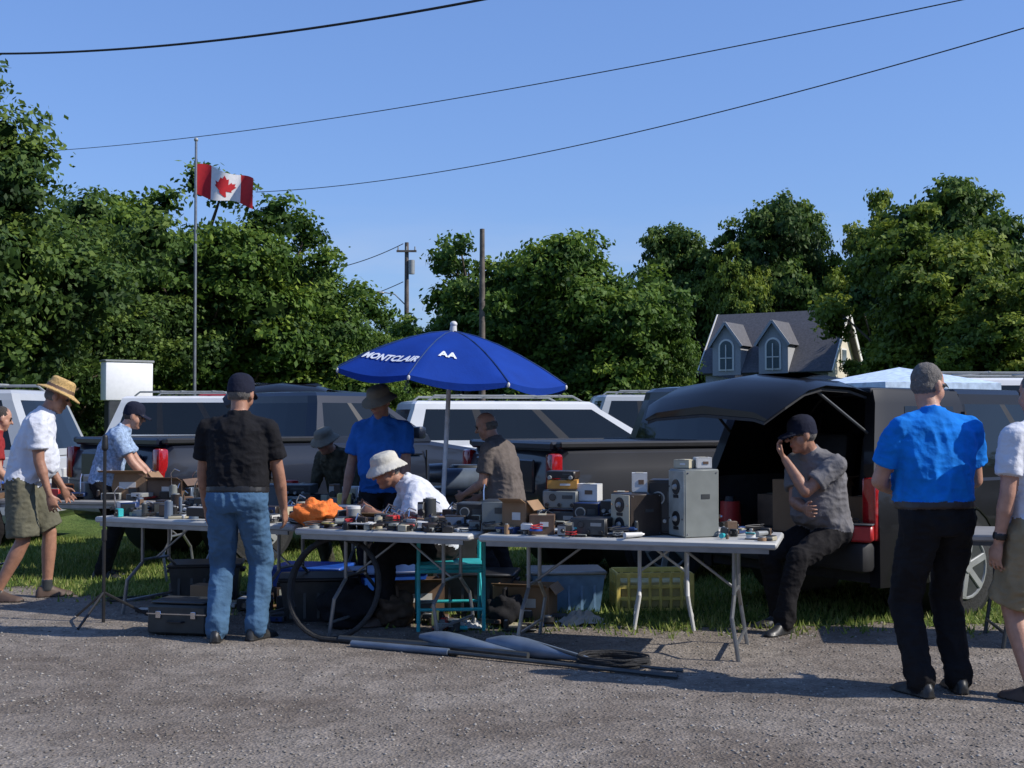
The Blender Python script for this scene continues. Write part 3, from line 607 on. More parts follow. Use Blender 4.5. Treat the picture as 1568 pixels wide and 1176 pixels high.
        for k,(o,Ln,spd) in enumerate(((.031,.072,10),(.0105,.080,3),(-.0105,.075,-4),(-.030,.058,-12))):
            p=w_+fd*.085+sd*o; dd=rotv(fd,n,spd if rotv(fd,n,spd).dot(sd)*spd>0 or spd==0 else -spd)
            for m_ in range(3):
                ax=dd.cross(n).normalized(); dd=rotv(dd,ax,curl*(.6+.3*m_)); q2=p+dd*Ln*(.42,.33,.25)[m_]; b.cap(p,q2,.0088-.0006*m_,.0084-.0006*m_,skin,8); p=q2
        p=w_+fd*.028+sd*.024; d1=(fd*.65+sd*.65+n*.35).normalized(); q2=p+d1*.042; b.cap(p,q2,.013,.0105,skin,8); d2=(fd*.9+sd*.25+n*.4).normalized(); b.cap(q2,q2+d2*.032,.0105,.009,skin,8)
    an=an or ((-.11,0,.085),(.11,0,.085)); kp=kp or ((-.15,1,0),(.15,1,0))
    for i,s in((0,-1),(1,1)):
        hip=pel+r0*s*.092-u0*.03; kn,a_=ik(hip,an[i],.435,.425,kp[i]); sd=(a_-kn).normalized()
        if shorts:
            b.cap(hip,hip.lerp(kn,.3),.103*legw,.100*legw,pants); b.cyl(hip,hip.lerp(kn,.93),.100*legw,.098*legw,pants,20)
            b.cap(hip,kn,.08,.055,skin); b.cap(kn,kn.lerp(a_,.3),.053,.058,skin); b.cap(kn.lerp(a_,.3),a_,.058,.036,skin)
            b.cyl(a_+Vector((0,0,.05)),a_-Vector((0,0,.03)),.043,.043,DGREY if shoes is SHOEB else WHT,14)
        else:
            b.cap(hip,kn,.100*legw,.074*legw,pants,20); b.cap(kn,kn.lerp(a_,.4),.072*legw,.068*legw,pants,20); b.cyl(kn.lerp(a_,.38),a_+Vector((0,0,-.035)),.068*legw,.062*legw,pants,20)
            b.cap(a_+Vector((0,0,.03)),a_+Vector((0,0,-.01)),.066*legw,.064*legw,pants,20,sq=.95)
        F_=Quaternion(Z,R(fy[i]))@Y; Rr=F_.cross(Z); base=Vector((a_.x,a_.y,a_.z-.085))
        for m_,g_,zc in((shoes,0,0),(RUBBER,.005,1)):
            rr=[]
            for t_,hw,h in((-.085,.022,.05),(-.065,.036,.085),(-.01,.038,.105),(.05,.041,.085),(.11,.047,.058),(.16,.044,.045),(.19,.030,.034),(.203,.012,.02)):
                hw+=g_; h=h if zc==0 else .020
                rr.append([base+F_*t_*(1.02 if zc else 1)+Rr*(hw*math.cos(k*math.pi/8))+Z*(h*math.sin(k*math.pi/8)) for k in range(9)]+[base+F_*t_+Rr*(-hw*.6)+Z*.001,base+F_*t_+Rr*(hw*.6)+Z*.001])
            b.loft(rr,m_)
    src=b.mesh('tmp'); o=bpy.data.objects.new('tmp',src); col.objects.link(o)
    md=o.modifiers.new('r','REMESH'); md.mode='VOXEL'; md.voxel_size=vox
    m2=o.modifiers.new('s','SMOOTH'); m2.factor=.5; m2.iterations=2
    dg=bpy.context.evaluated_depsgraph_get(); ev=o.evaluated_get(dg); me=bpy.data.meshes.new_from_object(ev)
    bvh=BVHTree.FromPolygons([v.co for v in src.vertices],[list(p.vertices) for p in src.polygons])
    me.materials.clear()
    for m in b.mats: me.materials.append(m)
    nf=len(me.polygons); cen=np.zeros(nf*3,dtype=np.float32); me.polygons.foreach_get('center',cen); cen=cen.reshape(-1,3)
    smi=[p.material_index for p in src.polygons]
    fl=np.zeros(nf,dtype=np.int32)
    for i in range(nf):
        r=bvh.find_nearest(Vector(cen[i])); fl[i]=smi[r[2]] if r[2] is not None else 0
    me.polygons.foreach_set('material_index',fl)
    li=np.zeros(len(me.loops),dtype=np.int32); me.loops.foreach_get('vertex_index',li)
    tot=np.zeros(nf,dtype=np.int32); me.polygons.foreach_get('loop_total',tot)
    def vmask(ms):
        vm=np.zeros(len(me.vertices),bool); isc=np.isin(fl,[b.mats.index(m) for m in ms if m in b.mats]); vm[li[np.repeat(isc,tot)]]=True; vm[li[np.repeat(~isc,tot)]]=False; return np.nonzero(vm)[0]
    nr=[v.normal.copy() for v in me.vertices]; seed=Vector((loc[0]*3,loc[1]*5,sc*7))
    for i in vmask([shirt,pants]):
        v=me.vertices[int(i)]; p=v.co
        wq=noise.noise(p*4+seed)*.5
        a=noise.noise(Vector((p.x*9+wq,p.y*9,p.z*4.5+p.x*5+wq))+seed); c=noise.noise(Vector((p.x*14,p.y*14,p.z*24))+seed)
        v.co=p+nr[int(i)]*(.026*(.28-abs(a))+.010*(.28-abs(c)))
    for i in vmask([hair]):
        v=me.vertices[int(i)]; p=v.co; v.co=p+nr[int(i)]*(.003*noise.noise(Vector((p.x*60,p.y*60,p.z*25)))+.003*noise.noise(p*18))
    me.name=name; me.shade_smooth()
    bpy.data.objects.remove(o)
    ob=bpy.data.objects.new(name,me); ob.location=loc; ob.rotation_euler=(0,0,R(yaw)); ob.scale=(sc,sc,sc); col.objects.link(ob); return ob
C_BLUE=cloth('bright_blue_polo',(.005,.17,.60)); C_BLK=cloth('black_tee',(.010,.010,.012)); C_WHT=cloth('white_shirt',(.60,.62,.68),.06); C_GREY=cloth('grey_tee',(.15,.145,.15)); C_JEAN=cloth('blue_jeans',(.060,.125,.215),.28,5)
C_BPANT=cloth('black_trousers',(.012,.011,.012)); C_KHA=cloth('khaki_shorts',(.27,.21,.125)); C_OLV=cloth('olive_shorts',(.12,.115,.08)); C_STEEL=cloth('medium_blue_polo',(.02,.12,.42)); C_BRN=cloth('grey_brown_shirt',(.13,.11,.10)); C_CAM=cloth('olive_jacket',(.05,.05,.036),.5,20)
C_PLD=cloth('pale_check_shirt',(.27,.36,.50),.4,40); STRAW=mat('straw',(.50,.33,.13),.9,0,.3,60,.5,150); BHAT=cloth('grey_hat',(.17,.16,.13)); WHAT=cloth('cream_hat',(.50,.48,.42)); DCAP=cloth('navy_cap',(.012,.014,.028)); C_RED=cloth('dark_red_shirt',(.25,.025,.025)); SHOEK=mat('black_leather',(.02,.02,.02),.4); SHOEB=mat('brown_leather',(.08,.05,.035),.6)
person('man_in_blue_polo',(2.32,6.78,0),12,C_BLUE,C_BPANT,SHOEK,sc=1.03,lean=2,curve=4,wr=((-.10,.30,1.06),(.12,.29,1.04)),ep=((-.9,-.7,-.2),(.9,-.7,-.2)),head=(-72,10),tuck=True,belt=mat('leather_belt',(.03,.02,.018),.4),belly=.05,wide=1.16,vox=.007,an=((-.12,-.02,.085),(.13,.03,.085)),legw=1.10,glasses=True)
person('man_in_black_tee',(-1.86,8.4,0),-4,C_BLK,C_JEAN,SHOEK,sc=1.02,lean=3,curve=3,wr=((-.27,.20,.86),(.27,.18,.86)),ep=((-.6,-1,0),(.6,-1,0)),head=(-8,10),hat='cap',hatm=DCAP,tuck=True,belly=.04,wide=1.16,vox=.007,an=((-.12,-.04,.085),(.12,.05,.085)),legw=1.08,fy=(10,-25),skin=SKIN2)
person('man_in_straw_hat',(-4.05,10.3,0),-76,C_WHT,C_OLV,SHOEB,sc=1.06,lean=10,curve=14,wr=((-.25,.26,.86),(.22,.22,.80)),ep=((-.3,-1,0),(.3,-1,0)),head=(0,22),hat='straw',hatm=STRAW,shorts=True,belly=.06,wide=1.12,vox=.008,an=((-.10,.17,.085),(.10,-.17,.085)),legw=1.2,skin=SKIN2)
person('seated_man',(2.30,9.02,0),122,C_GREY,C_BPANT,SHOEK,sc=1.03,lean=6,curve=20,pelvis=(0,0.02,.69),an=((-.08,.52,.085),(.16,.32,.085)),kp=((-.1,.6,1),(.1,.6,1)),wr=((.02,.40,1.17),(-.12,.36,.84)),ep=((-.3,.3,-1),(.7,-.3,-.6)),head=(-25,8),hat='cap',hatm=DCAP,belly=.07,wide=1.08,vox=.007,hn=((0,-.3,1),(-1,-.6,0)),skin=SKIN2,legw=1.05,glasses=True,curl=40)
person('person_in_white_shirt',(2.84,6.6,0),20,C_WHT,C_KHA,SHOEB,sc=1.0,lean=2,curve=3,wr=((-.27,.06,.84),(.2,.3,1.0)),head=(0,5),shorts=True,belly=.04,wide=1.12,vox=.007,watch=True,legw=1.3)
person('man_in_brimmed_hat',(-1.06,10.25,0),172,C_STEEL,C_BPANT,SHOEK,sc=1.01,lean=5,curve=8,wr=((-.22,.25,.82),(.30,.12,.80)),head=(-20,20),hat='bucket',hatm=BHAT,belly=.05,wide=1.05,vox=.009,skin=SKIN2)
person('crouching_man_in_olive',(-1.52,11.3,0),150,C_CAM,C_CAM,SHOEK,sc=.90,lean=16,curve=24,pelvis=(0,-.05,.86),an=((-.14,.02,.085),(.14,.02,.085)),wr=((-.15,.4,.85),(.2,.4,.85)),head=(0,20),hat='bucket',hatm=BHAT,vox=.010,sleeve=1,skin=SKIN2)
person('bending_man_in_bucket_hat',(-.52,9.2,0),102,C_WHT,C_BPANT,SHOEB,sc=1.02,lean=16,curve=30,pelvis=(0,0,.55),an=((-.12,.42,.085),(.14,.38,.085)),kp=((-.1,.6,1),(.1,.6,1)),wr=((-.2,.50,.80),(.15,.50,.80)),head=(20,14),hat='bucket',hatm=WHAT,vox=.008,belly=.05,skin=SKIN2)
person('balding_man_in_grey_shirt',(-.03,10.12,0),62,C_BRN,C_BPANT,SHOEK,sc=.92,lean=8,curve=14,wr=((-.12,.38,.95),(.14,.36,.92)),head=(10,18),bald=True,belly=.05,vox=.009,pelvis=(0,0,.90))
person('person_in_checked_shirt',(-3.85,11.7,0),-78,C_PLD,C_BPANT,SHOEK,sc=.97,lean=12,curve=16,wr=((-.2,.50,.90),(.2,.5,.88)),head=(0,12),vox=.010,hair=HAIRD,hat='cap',hatm=DCAP)
person('person_in_red_shirt',(-4.95,11.6,0),-60,C_RED,C_BPANT,SHOEK,sc=.93,lean=8,curve=8,wr=((-.2,.35,.95),(.2,.3,.9)),head=(0,15),vox=.011,hair=HAIRD)
# ------------------------------------------------------------------ tables
TOP=mat('folding_table_top',(.42,.42,.40),.5,0,.08,5); TOP2=mat('grey_table_top',(.22,.215,.205),.6,0,.15,5)
def frame(p,ang): return Matrix.Translation((p[0],p[1],0))@Matrix.Rotation(R(ang),4,'Z')
def table(p,ang,L,W=.76,top=TOP,legm=STEEL,h=.74):
    b=B(); b.box((L/2,W/2,h-.022),(L,W,.044),top,bev=.012)
    b.box((L/2,.02,h-.055),(L-.1,.02,.03),legm); b.box((L/2,W-.02,h-.055),(L-.1,.02,.03),legm)
    for x,s in((.28,1),(L-.28,-1)):
        for y,f in((W*.30,.06),(W*.70,W-.06)): b.tube([(x,y,h-.05),(x,y,h-.36),(x,f,h-.48),(x-s*.04,f,.0)],.0135,legm,8)
        b.tube([(x,W*.30,h-.34),(x,W*.70,h-.34)],.011,legm,8); b.tube([(x-s*.03,.06,.10),(x-s*.03,W-.06,.10)],.011,legm,8)
        b.tube([(x,W*.5,h-.34),(x+s*.38,W*.5,h-.06)],.009,legm,6)
    b.done('folding_table',M=frame(p,ang)); return frame(p,ang)
MA=table((-3.22,9.58),-25,1.84); MBt=table((-1.50,8.56),-20,1.3); MC=table((-.22,8.07),-15.5,1.9,.74)
MD=table((-5.2,11.6),-8,2.3,.76,TOP2); ME=table((.62,8.80),-6,.9,.6,TOP,WHT,.72); MF=table((-2.9,10.6),-12,1.83,.7,TOP2)
table((2.95,8.1),-10,1.6,.7,TOP2,DGREY)
H0=.742
def item(name,M,fn,x,y,rz=0,z=H0,flat=38):
    b=B(); fn(b); b.done(name,M=M@Matrix.Translation((x,y,z))@Matrix.Rotation(R(rz),4,'Z'),ang=flat)
def carton(w,d,h,m=CARD,flap=True):
    def f(b):
        t=.006
        b.box((0,0,t/2),(w,d,t),m)
        for s in(-1,1): b.box((s*(w/2-t/2),0,h/2),(t,d,h),m); b.box((0,s*(d/2-t/2),h/2+.001),(w-.014,t,h),m)
        if flap: b.box((0,-d/2-.04,h+.015),(w*.95,.09,.004),m,rot=(-20,0,0)); b.box((w/2+.03,0,h-.02),(.08,d*.95,.004),m,rot=(0,50,0)); b.box((0,.02,h*.8),(w*.8,d*.7,.03),DGREY,rot=(3,4,10))
        else: b.box((0,0,h+.002),(w,d,.006),m); b.box((0,0,h+.006),(.05,d,.002),BEIGE)
        b.box((w*.1,-d/2-.002,h*.55),(w*.35,.003,h*.25),WHT if m is not WHT else BROWN)
    return f
def instr(w,d,h,body,face,knobs=4,dial=True):
    def f(b):
        b.box((0,0,h/2+.006),(w,d,h),body,bev=.006); b.box((0,-d/2-.003,h/2+.006),(w*.94,.008,h*.92),face,bev=.003)
        if dial: b.cyl((-w*.2,-d/2-.006,h*.68),(-w*.2,-d/2-.012,h*.68),min(w,h)*.2,min(w,h)*.2,BLACKP if face is not BLACKP else LGREY,20); b.cyl((-w*.2,-d/2-.011,h*.68),(-w*.2,-d/2-.014,h*.68),min(w,h)*.16,min(w,h)*.16,DGREY,20)
        for k in range(knobs):
            x=-w*.36+w*.72*k/max(1,knobs-1); b.cyl((x,-d/2-.006,h*.26),(x,-d/2-.026,h*.26),.014,.012,BLACKP if face is not BLACKP else LGREY,12)
        b.box((w*.22,-d/2-.008,h*.7),(w*.3,.004,h*.2),DGREY if face is not DGREY else LGREY)
        for x in(-w*.4,w*.4): b.box((x,-d*.4,.004),(.02,.02,.012),BLACKP); b.box((x,d*.4,.004),(.02,.02,.012),BLACKP)
    return f
def spool(b):
    b.cyl((0,0,0),(0,0,.01),.05,.05,WHT,20); b.cyl((0,0,.01),(0,0,.06),.035,.035,DGREY,16); b.cyl((0,0,.06),(0,0,.07),.05,.05,WHT,20)
PAL=[BLACKP,DGREY,LGREY,BEIGE,BROWN,BLACKP,DBROWN,GREYE,NAVY,CARD,DGREY,BLACKP,ALU,WHT,DGREY,DBROWN,BLACKP,BROWN]
def clutter(name,M,x0,x1,y0,y1,n,seed,hs=.1,sz=.09,accent=(REDP,BLUEP,TEAL,YEL,ORNG)):
    g=random.Random(seed); b=B()
    for i in range(n):
        x=x0+(x1-x0)*g.random(); y=y0+(y1-y0)*g.random(); m=g.choice(PAL) if g.random()>.07 else g.choice(accent)
        w_=sz*(.3+g.random()); d=sz*(.3+g.random()*.9); h=hs*(.15+.85*g.random()**2); rz=g.choice([0,0,90])+g.gauss(0,18); z0=g.choice([0,0,0,.03])
        k=g.random(); T=Matrix.Translation((x,y,H0+z0))@Matrix.Rotation(R(rz),4,'Z')
        if k<.42:
            b.box((0,0,h/2),(w_,d,h),m,bev=.004,M=T)
            b.box((0,-d/2-.002,h/2),(w_*.85,.005,h*.8),g.choice(PAL),M=T); b.cyl((w_*.2,-d/2-.004,h*.5),(w_*.2,-d/2-.016,h*.5),h*.2,h*.17,BLACKP,8,M=T)
        elif k<.56: b.cyl((0,0,0),(0,0,h),w_*.35,w_*.33,m,14,M=T); b.cyl((0,0,h),(0,0,h+.008),w_*.2,w_*.2,LGREY,12,M=T)
        elif k<.68: b.cyl((-w_*.6,0,.02),(w_*.6,0,.02),.018,.014,m,10,M=T); b.cyl((w_*.6,0,.02),(w_*.75,0,.02),.008,.008,CHROME,8,M=T)
        elif k<.84:
            pts=[]; a0=g.random()*6; rr=sz*(.3+.4*g.random())
            for q in range(26): pts.append((math.cos(q*.6+a0)*rr*(1+.2*g.random()),math.sin(q*.6)*rr*(1+.2*g.random()),.006+q*.0012+.006*g.random()))
            b.tube(pts,.004,g.choice([BLACKP,BLACKP,DGREY,REDP,LGREY]),5,M=T)
        elif k<.93: b.box((0,0,h*.25),(w_*1.5,d*1.2,h*.5),m,bev=.003,M=T); b.box((0,0,h*.5+.003),(w_*1.3,d,.005),g.choice([WHT,BEIGE,DGREY]),M=T)
        else: b.tube([(-.02,0,0),(-.03,0,h+.05),(.0,0,h+.09),(.05,0,h+.07)],.005,CHROME,6,M=T)
    b.done(name,M=M)
clutter('assorted_radio_parts',MA,.05,1.8,.05,.72,180,1,.13,.11); clutter('assorted_radio_parts',MBt,.1,1.25,.06,.7,160,2,.09,.10); clutter('assorted_radio_parts',MBt,.75,1.28,.3,.7,30,12,.2,.12)
clutter('assorted_radio_parts',MC,.02,1.05,.05,.7,110,3,.10,.10); clutter('assorted_radio_parts',MC,1.5,1.86,.1,.7,26,4,.06,.07); clutter('assorted_radio_parts',MD,.1,2.2,.1,.7,90,5,.2,.15); clutter('assorted_radio_parts',MF,.05,1.8,.05,.65,110,6,.2,.12)
clutter('assorted_radio_parts',ME,.05,.85,.05,.55,30,16,.12,.12)
item('grey_metal_box',MC,instr(.16,.2,.20,DGREY,GREYE,2,False),.02,.35,5); item('cardboard_box',MC,carton(.17,.2,.20,CARD),.20,.3,-8)
item('radio_receiver',MC,instr(.26,.22,.13,BLACKP,DGREY,4),.45,.5,4); item('radio_receiver',MC,instr(.24,.2,.12,DGREY,GREYE,3),.45,.5,0,H0+.145); item('orange_box',MC,carton(.20,.16,.055,mat('amber_card',(.50,.25,.05),.7),False),.45,.5,8,H0+.28); item('dark_tray',MC,instr(.20,.16,.05,DBROWN,BLACKP,2,False),.45,.5,0,H0+.345)
item('parts_box',MC,carton(.16,.13,.12,BROWN,False),.38,.20,10); item('white_carton',MC,carton(.15,.12,.11,WHT,False),.63,.5,-6,H0+.20); item('radio_receiver',MC,instr(.18,.22,.19,NAVY,BLACKP,3),.63,.5,0)
item('power_supply',MC,instr(.24,.22,.11,BLACKP,DGREY,3),.72,.2,-5); item('power_supply',MC,instr(.2,.2,.11,BLACKP,DGREY,4),.84,.44,6); item('tape_deck',MC,instr(.2,.18,.08,DGREY,BLACKP,4,False),.84,.44,-4,H0+.125); item('parts_carton',MC,carton(.12,.1,.08,BEIGE,False),.60,.14,20)
item('small_carton',MC,carton(.1,.1,.05,CARD,False),.86,.44,10,H0+.215)
def speaker(w,d,h,body,face):
    def f(b):
        b.box((0,0,h/2),(w,d,h),body,bev=.006); b.box((-w/2-.003,0,h/2),(.008,d*.96,h*.96),face,bev=.003)
        for z in(h*.27,h*.74):
            b.cyl((-w/2-.006,0,z),(-w/2-.012,0,z),d*.24,d*.24,BLACKP,20); b.cyl((-w/2-.010,0,z),(-w/2-.030,0,z),d*.10,d*.07,LGREY,14); b.box((-w/2-.009,0,z-d*.3),(.004,d*.3,.02),BLACKP)
            for yy in(-.4,.4): b.cyl((-w/2-.006,d*yy,z),(-w/2-.011,d*yy,z),.006,.006,CHROME,8)
        for x in (-w*.42,w*.42):
            for z in (h*.05,h*.95): b.cyl((x,-d/2,z),(x,-d/2-.004,z),.005,.005,CHROME,8)
        b.box((w*.1,-d/2-.001,h*.6),(w*.25,.003,h*.07),DGREY)
    return f
item('dark_equipment_case',MC,speaker(.26,.20,.27,DBROWN,BEIGE),.99,.28,48); item('dark_equipment_case',MC,instr(.22,.2,.35,DBROWN,BLACKP,3),1.17,.42,0)
item('small_white_box',MC,carton(.10,.1,.12,WHT,False),1.0,.34,10,H0+.275)
item('grey_equipment_cabinet',MC,speaker(.25,.20,.43,GREYE,mat('panel_grey',(.27,.285,.26),.5)),1.36,.3,38); item('small_white_box',MC,carton(.1,.1,.065,WHT,False),1.41,.34,20,H0+.435); item('small_beige_box',MC,carton(.11,.09,.05,BEIGE,False),1.30,.3,-20,H0+.435)
item('cardboard_tray',MBt,carton(.24,.18,.06,CARD),.35,.5,12); item('radio_chassis',MBt,instr(.22,.18,.12,ALU,DGREY,4),.15,.5,-10); item('equipment_case',MBt,instr(.2,.2,.17,DGREY,BLACKP,3),1.15,.45,10)
item('cardboard_box',MD,carton(.45,.32,.24,CARD),1.55,.35,5); item('cardboard_box',MD,carton(.35,.3,.18,BROWN),1.98,.35,-5); item('cardboard_box',MF,carton(.4,.28,.16,CARD),.35,.35,5)
item('stereo_amplifier',MF,instr(.40,.3,.09,BLACKP,LGREY,5),.95,.35,0); item('stereo_amplifier',MF,instr(.38,.3,.08,DGREY,BLACKP,5),.95,.35,6,H0+.1); item('white_box',MA,carton(.26,.2,.05,WHT,False),.75,.5,10); item('dark_case',MA,instr(.24,.2,.07,DGREY,BLACKP,4,False),.75,.5,-6,H0+.06)
item('laptop',MA,lambda b:(b.box((0,0,.01),(.32,.22,.02),DGREY,bev=.005),b.box((0,.12,.12),(.32,.015,.22),DGREY,rot=(-12,0,0),bev=.005)),1.2,.45,15)
item('wire_spool',MA,spool,.5,.3); item('wire_spool',MA,spool,.4,.5); item('plastic_jar',MBt,lambda b:(b.cyl((0,0,0),(0,0,.12),.05,.05,LGREY,16),b.cyl((0,0,.12),(0,0,.14),.052,.05,WHT,16)),.3,.3)
CSV,CSQ=csphere(14)
def bag(b):
    VV=[]
    for v in CSV:
        n=noise.noise(Vector(v)*2.2); m=abs(noise.noise(Vector(v)*5)); VV.append((v[0]*.18*(1+.3*n),v[1]*.12*(1+.3*n),.085+v[2]*.095*(1+.5*n-.5*m)))
    b.add(VV,[tuple(q) for q in CSQ],ORNG); b.tube([(-.05,0,.12),(-.03,0,.17),(.04,0,.16),(.06,.02,.11)],.008,ORNG,6)
item('orange_cloth_bag',MBt,bag,.0,.30,0,H0,60)
# ------------------------------------------------------------------ things under & around tables
b=B(); b.tube([(0,0,0),(0,0,1.28)],.013,BLACKP,8); b.cap((0,0,1.28),(0,0,1.36),.025,.02,BLACKP); b.cyl((0,0,.6),(0,0,.68),.02,.02,BLACKP)
for a in(20,140,260): b.tube([(0,0,.22),(math.cos(R(a))*.36,math.sin(R(a))*.36,.012)],.010,BLACKP,6)
b.done('microphone_stand',(-3.0,9.15,0))
b=B(); b.box((0,0,.11),(.44,.3,.20),mat('dark_green_case',(.04,.04,.035),.6),bev=.015); b.box((0,-.152,.15),(.44,.006,.008),CHROME)
for x in(-.13,.13): b.box((x,-.156,.145),(.04,.014,.05),CHROME,bev=.003)
b.tube([(-.06,-.155,.1),(-.05,-.18,.1),(.05,-.18,.1),(.06,-.155,.1)],.007,BLACKP,6); b.box((0,0,.225),(.4,.26,.02),DGREY,bev=.008); b.done('toolbox',(-2.28,8.72,0),-12)
b=B(); pts=[]
for k in range(46):
    a=R(60)+k*2*math.pi/32; pts.append((.32*math.cos(a),.10*math.sin(a)+.0012*k,.345+.33*math.sin(a)))
b.tube(pts,.018,RUBBER,8); b.tube([(-.05,-.1,.02),(.3,-.16,.02),(.7,-.25,.02),(1.0,-.38,.018)],.016,RUBBER,8); b.done('coiled_black_hose',(-1.22,8.46,0),-14)
b=B()
for x in(-.23,.23):
    b.tube([(x,-.2,0),(x,-.2,.44)],.014,TEAL,8); b.tube([(x,.2,0),(x,.2,.60)],.014,TEAL,8); b.tube([(x,-.2,.62),(x,.2,.62)],.014,TEAL,8); b.tube([(x,-.2,.44),(x,-.2,.62)],.013,TEAL,8); b.tube([(x,-.2,.12),(x,.2,.40)],.009,TEAL,6)
for y in(-.2,.2): b.tube([(-.23,y,.42),(.23,y,.42)],.014,TEAL,8); b.tube([(-.23,y,.15),(.23,y,.15)],.012,TEAL,8)
b.box((0,0,.45),(.48,.42,.03),TEAL,bev=.01); b.tube([(-.23,.2,.62),(-.23,.24,.80),(.23,.24,.80),(.23,.2,.62)],.013,TEAL,8); b.box((0,.235,.72),(.44,.02,.14),TEAL,bev=.008); b.done('teal_chair',(-.45,8.98,0),6)
b=B(); w_,d,h=.58,.36,.29
for z in(.01,.1,.19,.28):
    for s in(-1,1): b.box((0,s*d/2,z),(w_,.014,.03 if z<.25 else .04),YEL,bev=.003); b.box((s*w_/2,0,z),(.014,d,.03),YEL,bev=.003)
for k in range(8):
    x=-w_/2+w_*k/7
    for s in(-1,1): b.box((x,s*(d/2+.001),h/2),(.03 if k in(0,7) else .022,.019,h),YEL,bev=.003)
for k in range(5):
    y=-d/2+d*k/4
    for s in(-1,1): b.box((s*(w_/2+.001),y,h/2),(.019,.022,h),YEL,bev=.003)
b.box((0,0,.01),(w_,d,.012),YEL); b.box((0,0,.12),(w_*.9,d*.85,.2),mat('pale_contents',(.62,.54,.26),.7),bev=.01); b.done('yellow_plastic_crate',(1.10,9.85,0),4)
def tote(m,lid): 
    b=B()
    b.loft([[(-.24,-.17,0),(.24,-.17,0),(.24,.17,0),(-.24,.17,0)],[(-.28,-.2,.3),(.28,-.2,.3),(.28,.2,.3),(-.28,.2,.3)]],m); b.box((0,0,.31),(.59,.43,.03),lid,bev=.01)
    for x in(-.29,.29): b.box((x,0,.26),(.04,.14,.03),lid,bev=.005)
    for k in range(5): b.box((-.2+k*.1,-.192,.15),(.02,.012,.24),m,rot=(-6,0,0))
    return b
CL=mat('frosted_blue_plastic',(.16,.28,.42),.4)
tote(CL,LGREY).done('plastic_storage_tote',(.42,9.75,0),5); tote(BLUEP,BLUEP).done('plastic_storage_tote',(-1.6,10.0,0),-10); tote(BLUEP,NAVY).done('plastic_storage_tote',(-.98,9.75,0),15); tote(DGREY,BLACKP).done('plastic_storage_tote',(-.25,9.62,0),-8); tote(DGREY,BLACKP).done('plastic_storage_tote',(-2.5,10.2,0),8); tote(DGREY,BLACKP).done('plastic_storage_tote',(-1.45,9.35,0),8)
for i,(x,y,rz,m) in enumerate([(-.75,9.55,12,BROWN),(.10,9.3,-14,CARD)]):
    b=B(); carton(.42,.32,.26,m)(b); b.done('cardboard_box',(x,y,0),rz)
def sack(name,x,y,r,h,m,seed):
    b=B(); VV=[]
    for v in CSV:
        n=noise.noise(Vector(v)*1.8+Vector((seed,0,0))); q=abs(noise.noise(Vector(v)*4+Vector((seed,0,0)))); VV.append((v[0]*r*(1+.3*n),v[1]*r*.8*(1+.3*n),max(.0,h*.5+v[2]*h*.55*(1+.4*n-.4*q))))
    b.add(VV,[tuple(q) for q in CSQ],m); b.tube([(-.06,0,h*.9),(-.04,0,h*1.2),(.05,0,h*1.2),(.07,0,h*.9)],.012,m,6); b.done(name,(x,y,0),seed*40,60)
sack('black_duffel_bag',-1.15,9.0,.26,.30,cloth('black_nylon',(.014,.014,.016)),1); sack('black_duffel_bag',-.05,9.0,.17,.22,cloth('black_nylon',(.014,.014,.016)),2); sack('brown_bag',-.85,9.0,.18,.24,cloth('brown_canvas',(.09,.06,.04)),3)
def rag(name,x,y,r,m,h=.06,seed=1):
    b=B(); n=26; V=[]
    for i in range(n):
        for j in range(n):
            u,v=(i/(n-1)-.5)*2,(j/(n-1)-.5)*2; q=noise.noise(Vector((u*2.3,v*2.3,seed*3.1))); e=max(0,1-(u*u+v*v)*.8)
            V.append((u*r*(1+.3*q),v*r*.7*(1-.2*q),.008+e*h*(.5+1.2*abs(noise.noise(Vector((u*3,v*3,seed)))))))
    b.add(V,[(i*n+j,(i+1)*n+j,(i+1)*n+j+1,i*n+j+1) for i in range(n-1) for j in range(n-1)],m); b.done(name,(x,y,0),20,80)
rag('crumpled_cloth',.50,9.1,.17,cloth('pale_cloth',(.38,.35,.30)),.09,2); rag('crumpled_cloth',-.3,8.9,.14,cloth('white_rag',(.42,.42,.42)),.07,5)
clutter('loose_hardware_pile',Matrix.Translation((-.35,8.75,-H0+.01)),-.35,.65,-.1,.5,34,21,.12,.12)
clutter('loose_hardware_pile',Matrix.Translation((-1.6,9.2,-H0+.01)),-.3,.6,-.1,.7,30,22,.2,.18)
clutter('loose_hardware_pile',Matrix.Translation((-2.6,9.9,-H0+.01)),-.5,.8,-.3,.5,26,23,.2,.2)
def torp(b,p,q,r):
    p=Vector(p);q=Vector(q); P=[(0,.008),(.04,.016),(.3,r*.55),(.62,r*.95),(.74,r),(.86,r*.8),(1,r*.3)]
    b.tube([q.lerp(p,t) for t,_ in P],[r_ for _,r_ in P],ALU,16)
b=B(); torp(b,(-.60,8.16,.07),(.06,7.76,.03),.062); torp(b,(-.16,7.99,.07),(.48,7.60,.03),.066)
b.tube([(-1.15,8.32,.03),(-.5,8.05,.035),(.1,7.72,.03)],.022,DGREY,8); b.tube([(-1.05,8.18,.02),(-.4,7.86,.025)],.024,ALU,10); b.tube([(-.4,7.86,.025),(.3,7.5,.02),(.95,7.15,.018)],.014,DGREY,8)
b.tube([(.0,7.9,.12),(.5,7.55,.03),(1.0,7.3,.02)],.010,DGREY,8)
b.done('antenna_sections')
b=B(); pts=[]; g=random.Random(4)
for k in range(90):
    a=k*.42; pts.append((.20*math.cos(a)*(1+.15*g.random()),.15*math.sin(a)*(1+.15*g.random()),.012+k*.0006))
b.tube(pts,.007,RUBBER,6); b.done('cable_coil',(.62,7.55,0),-15)
MS=frame(SUVC,SH)
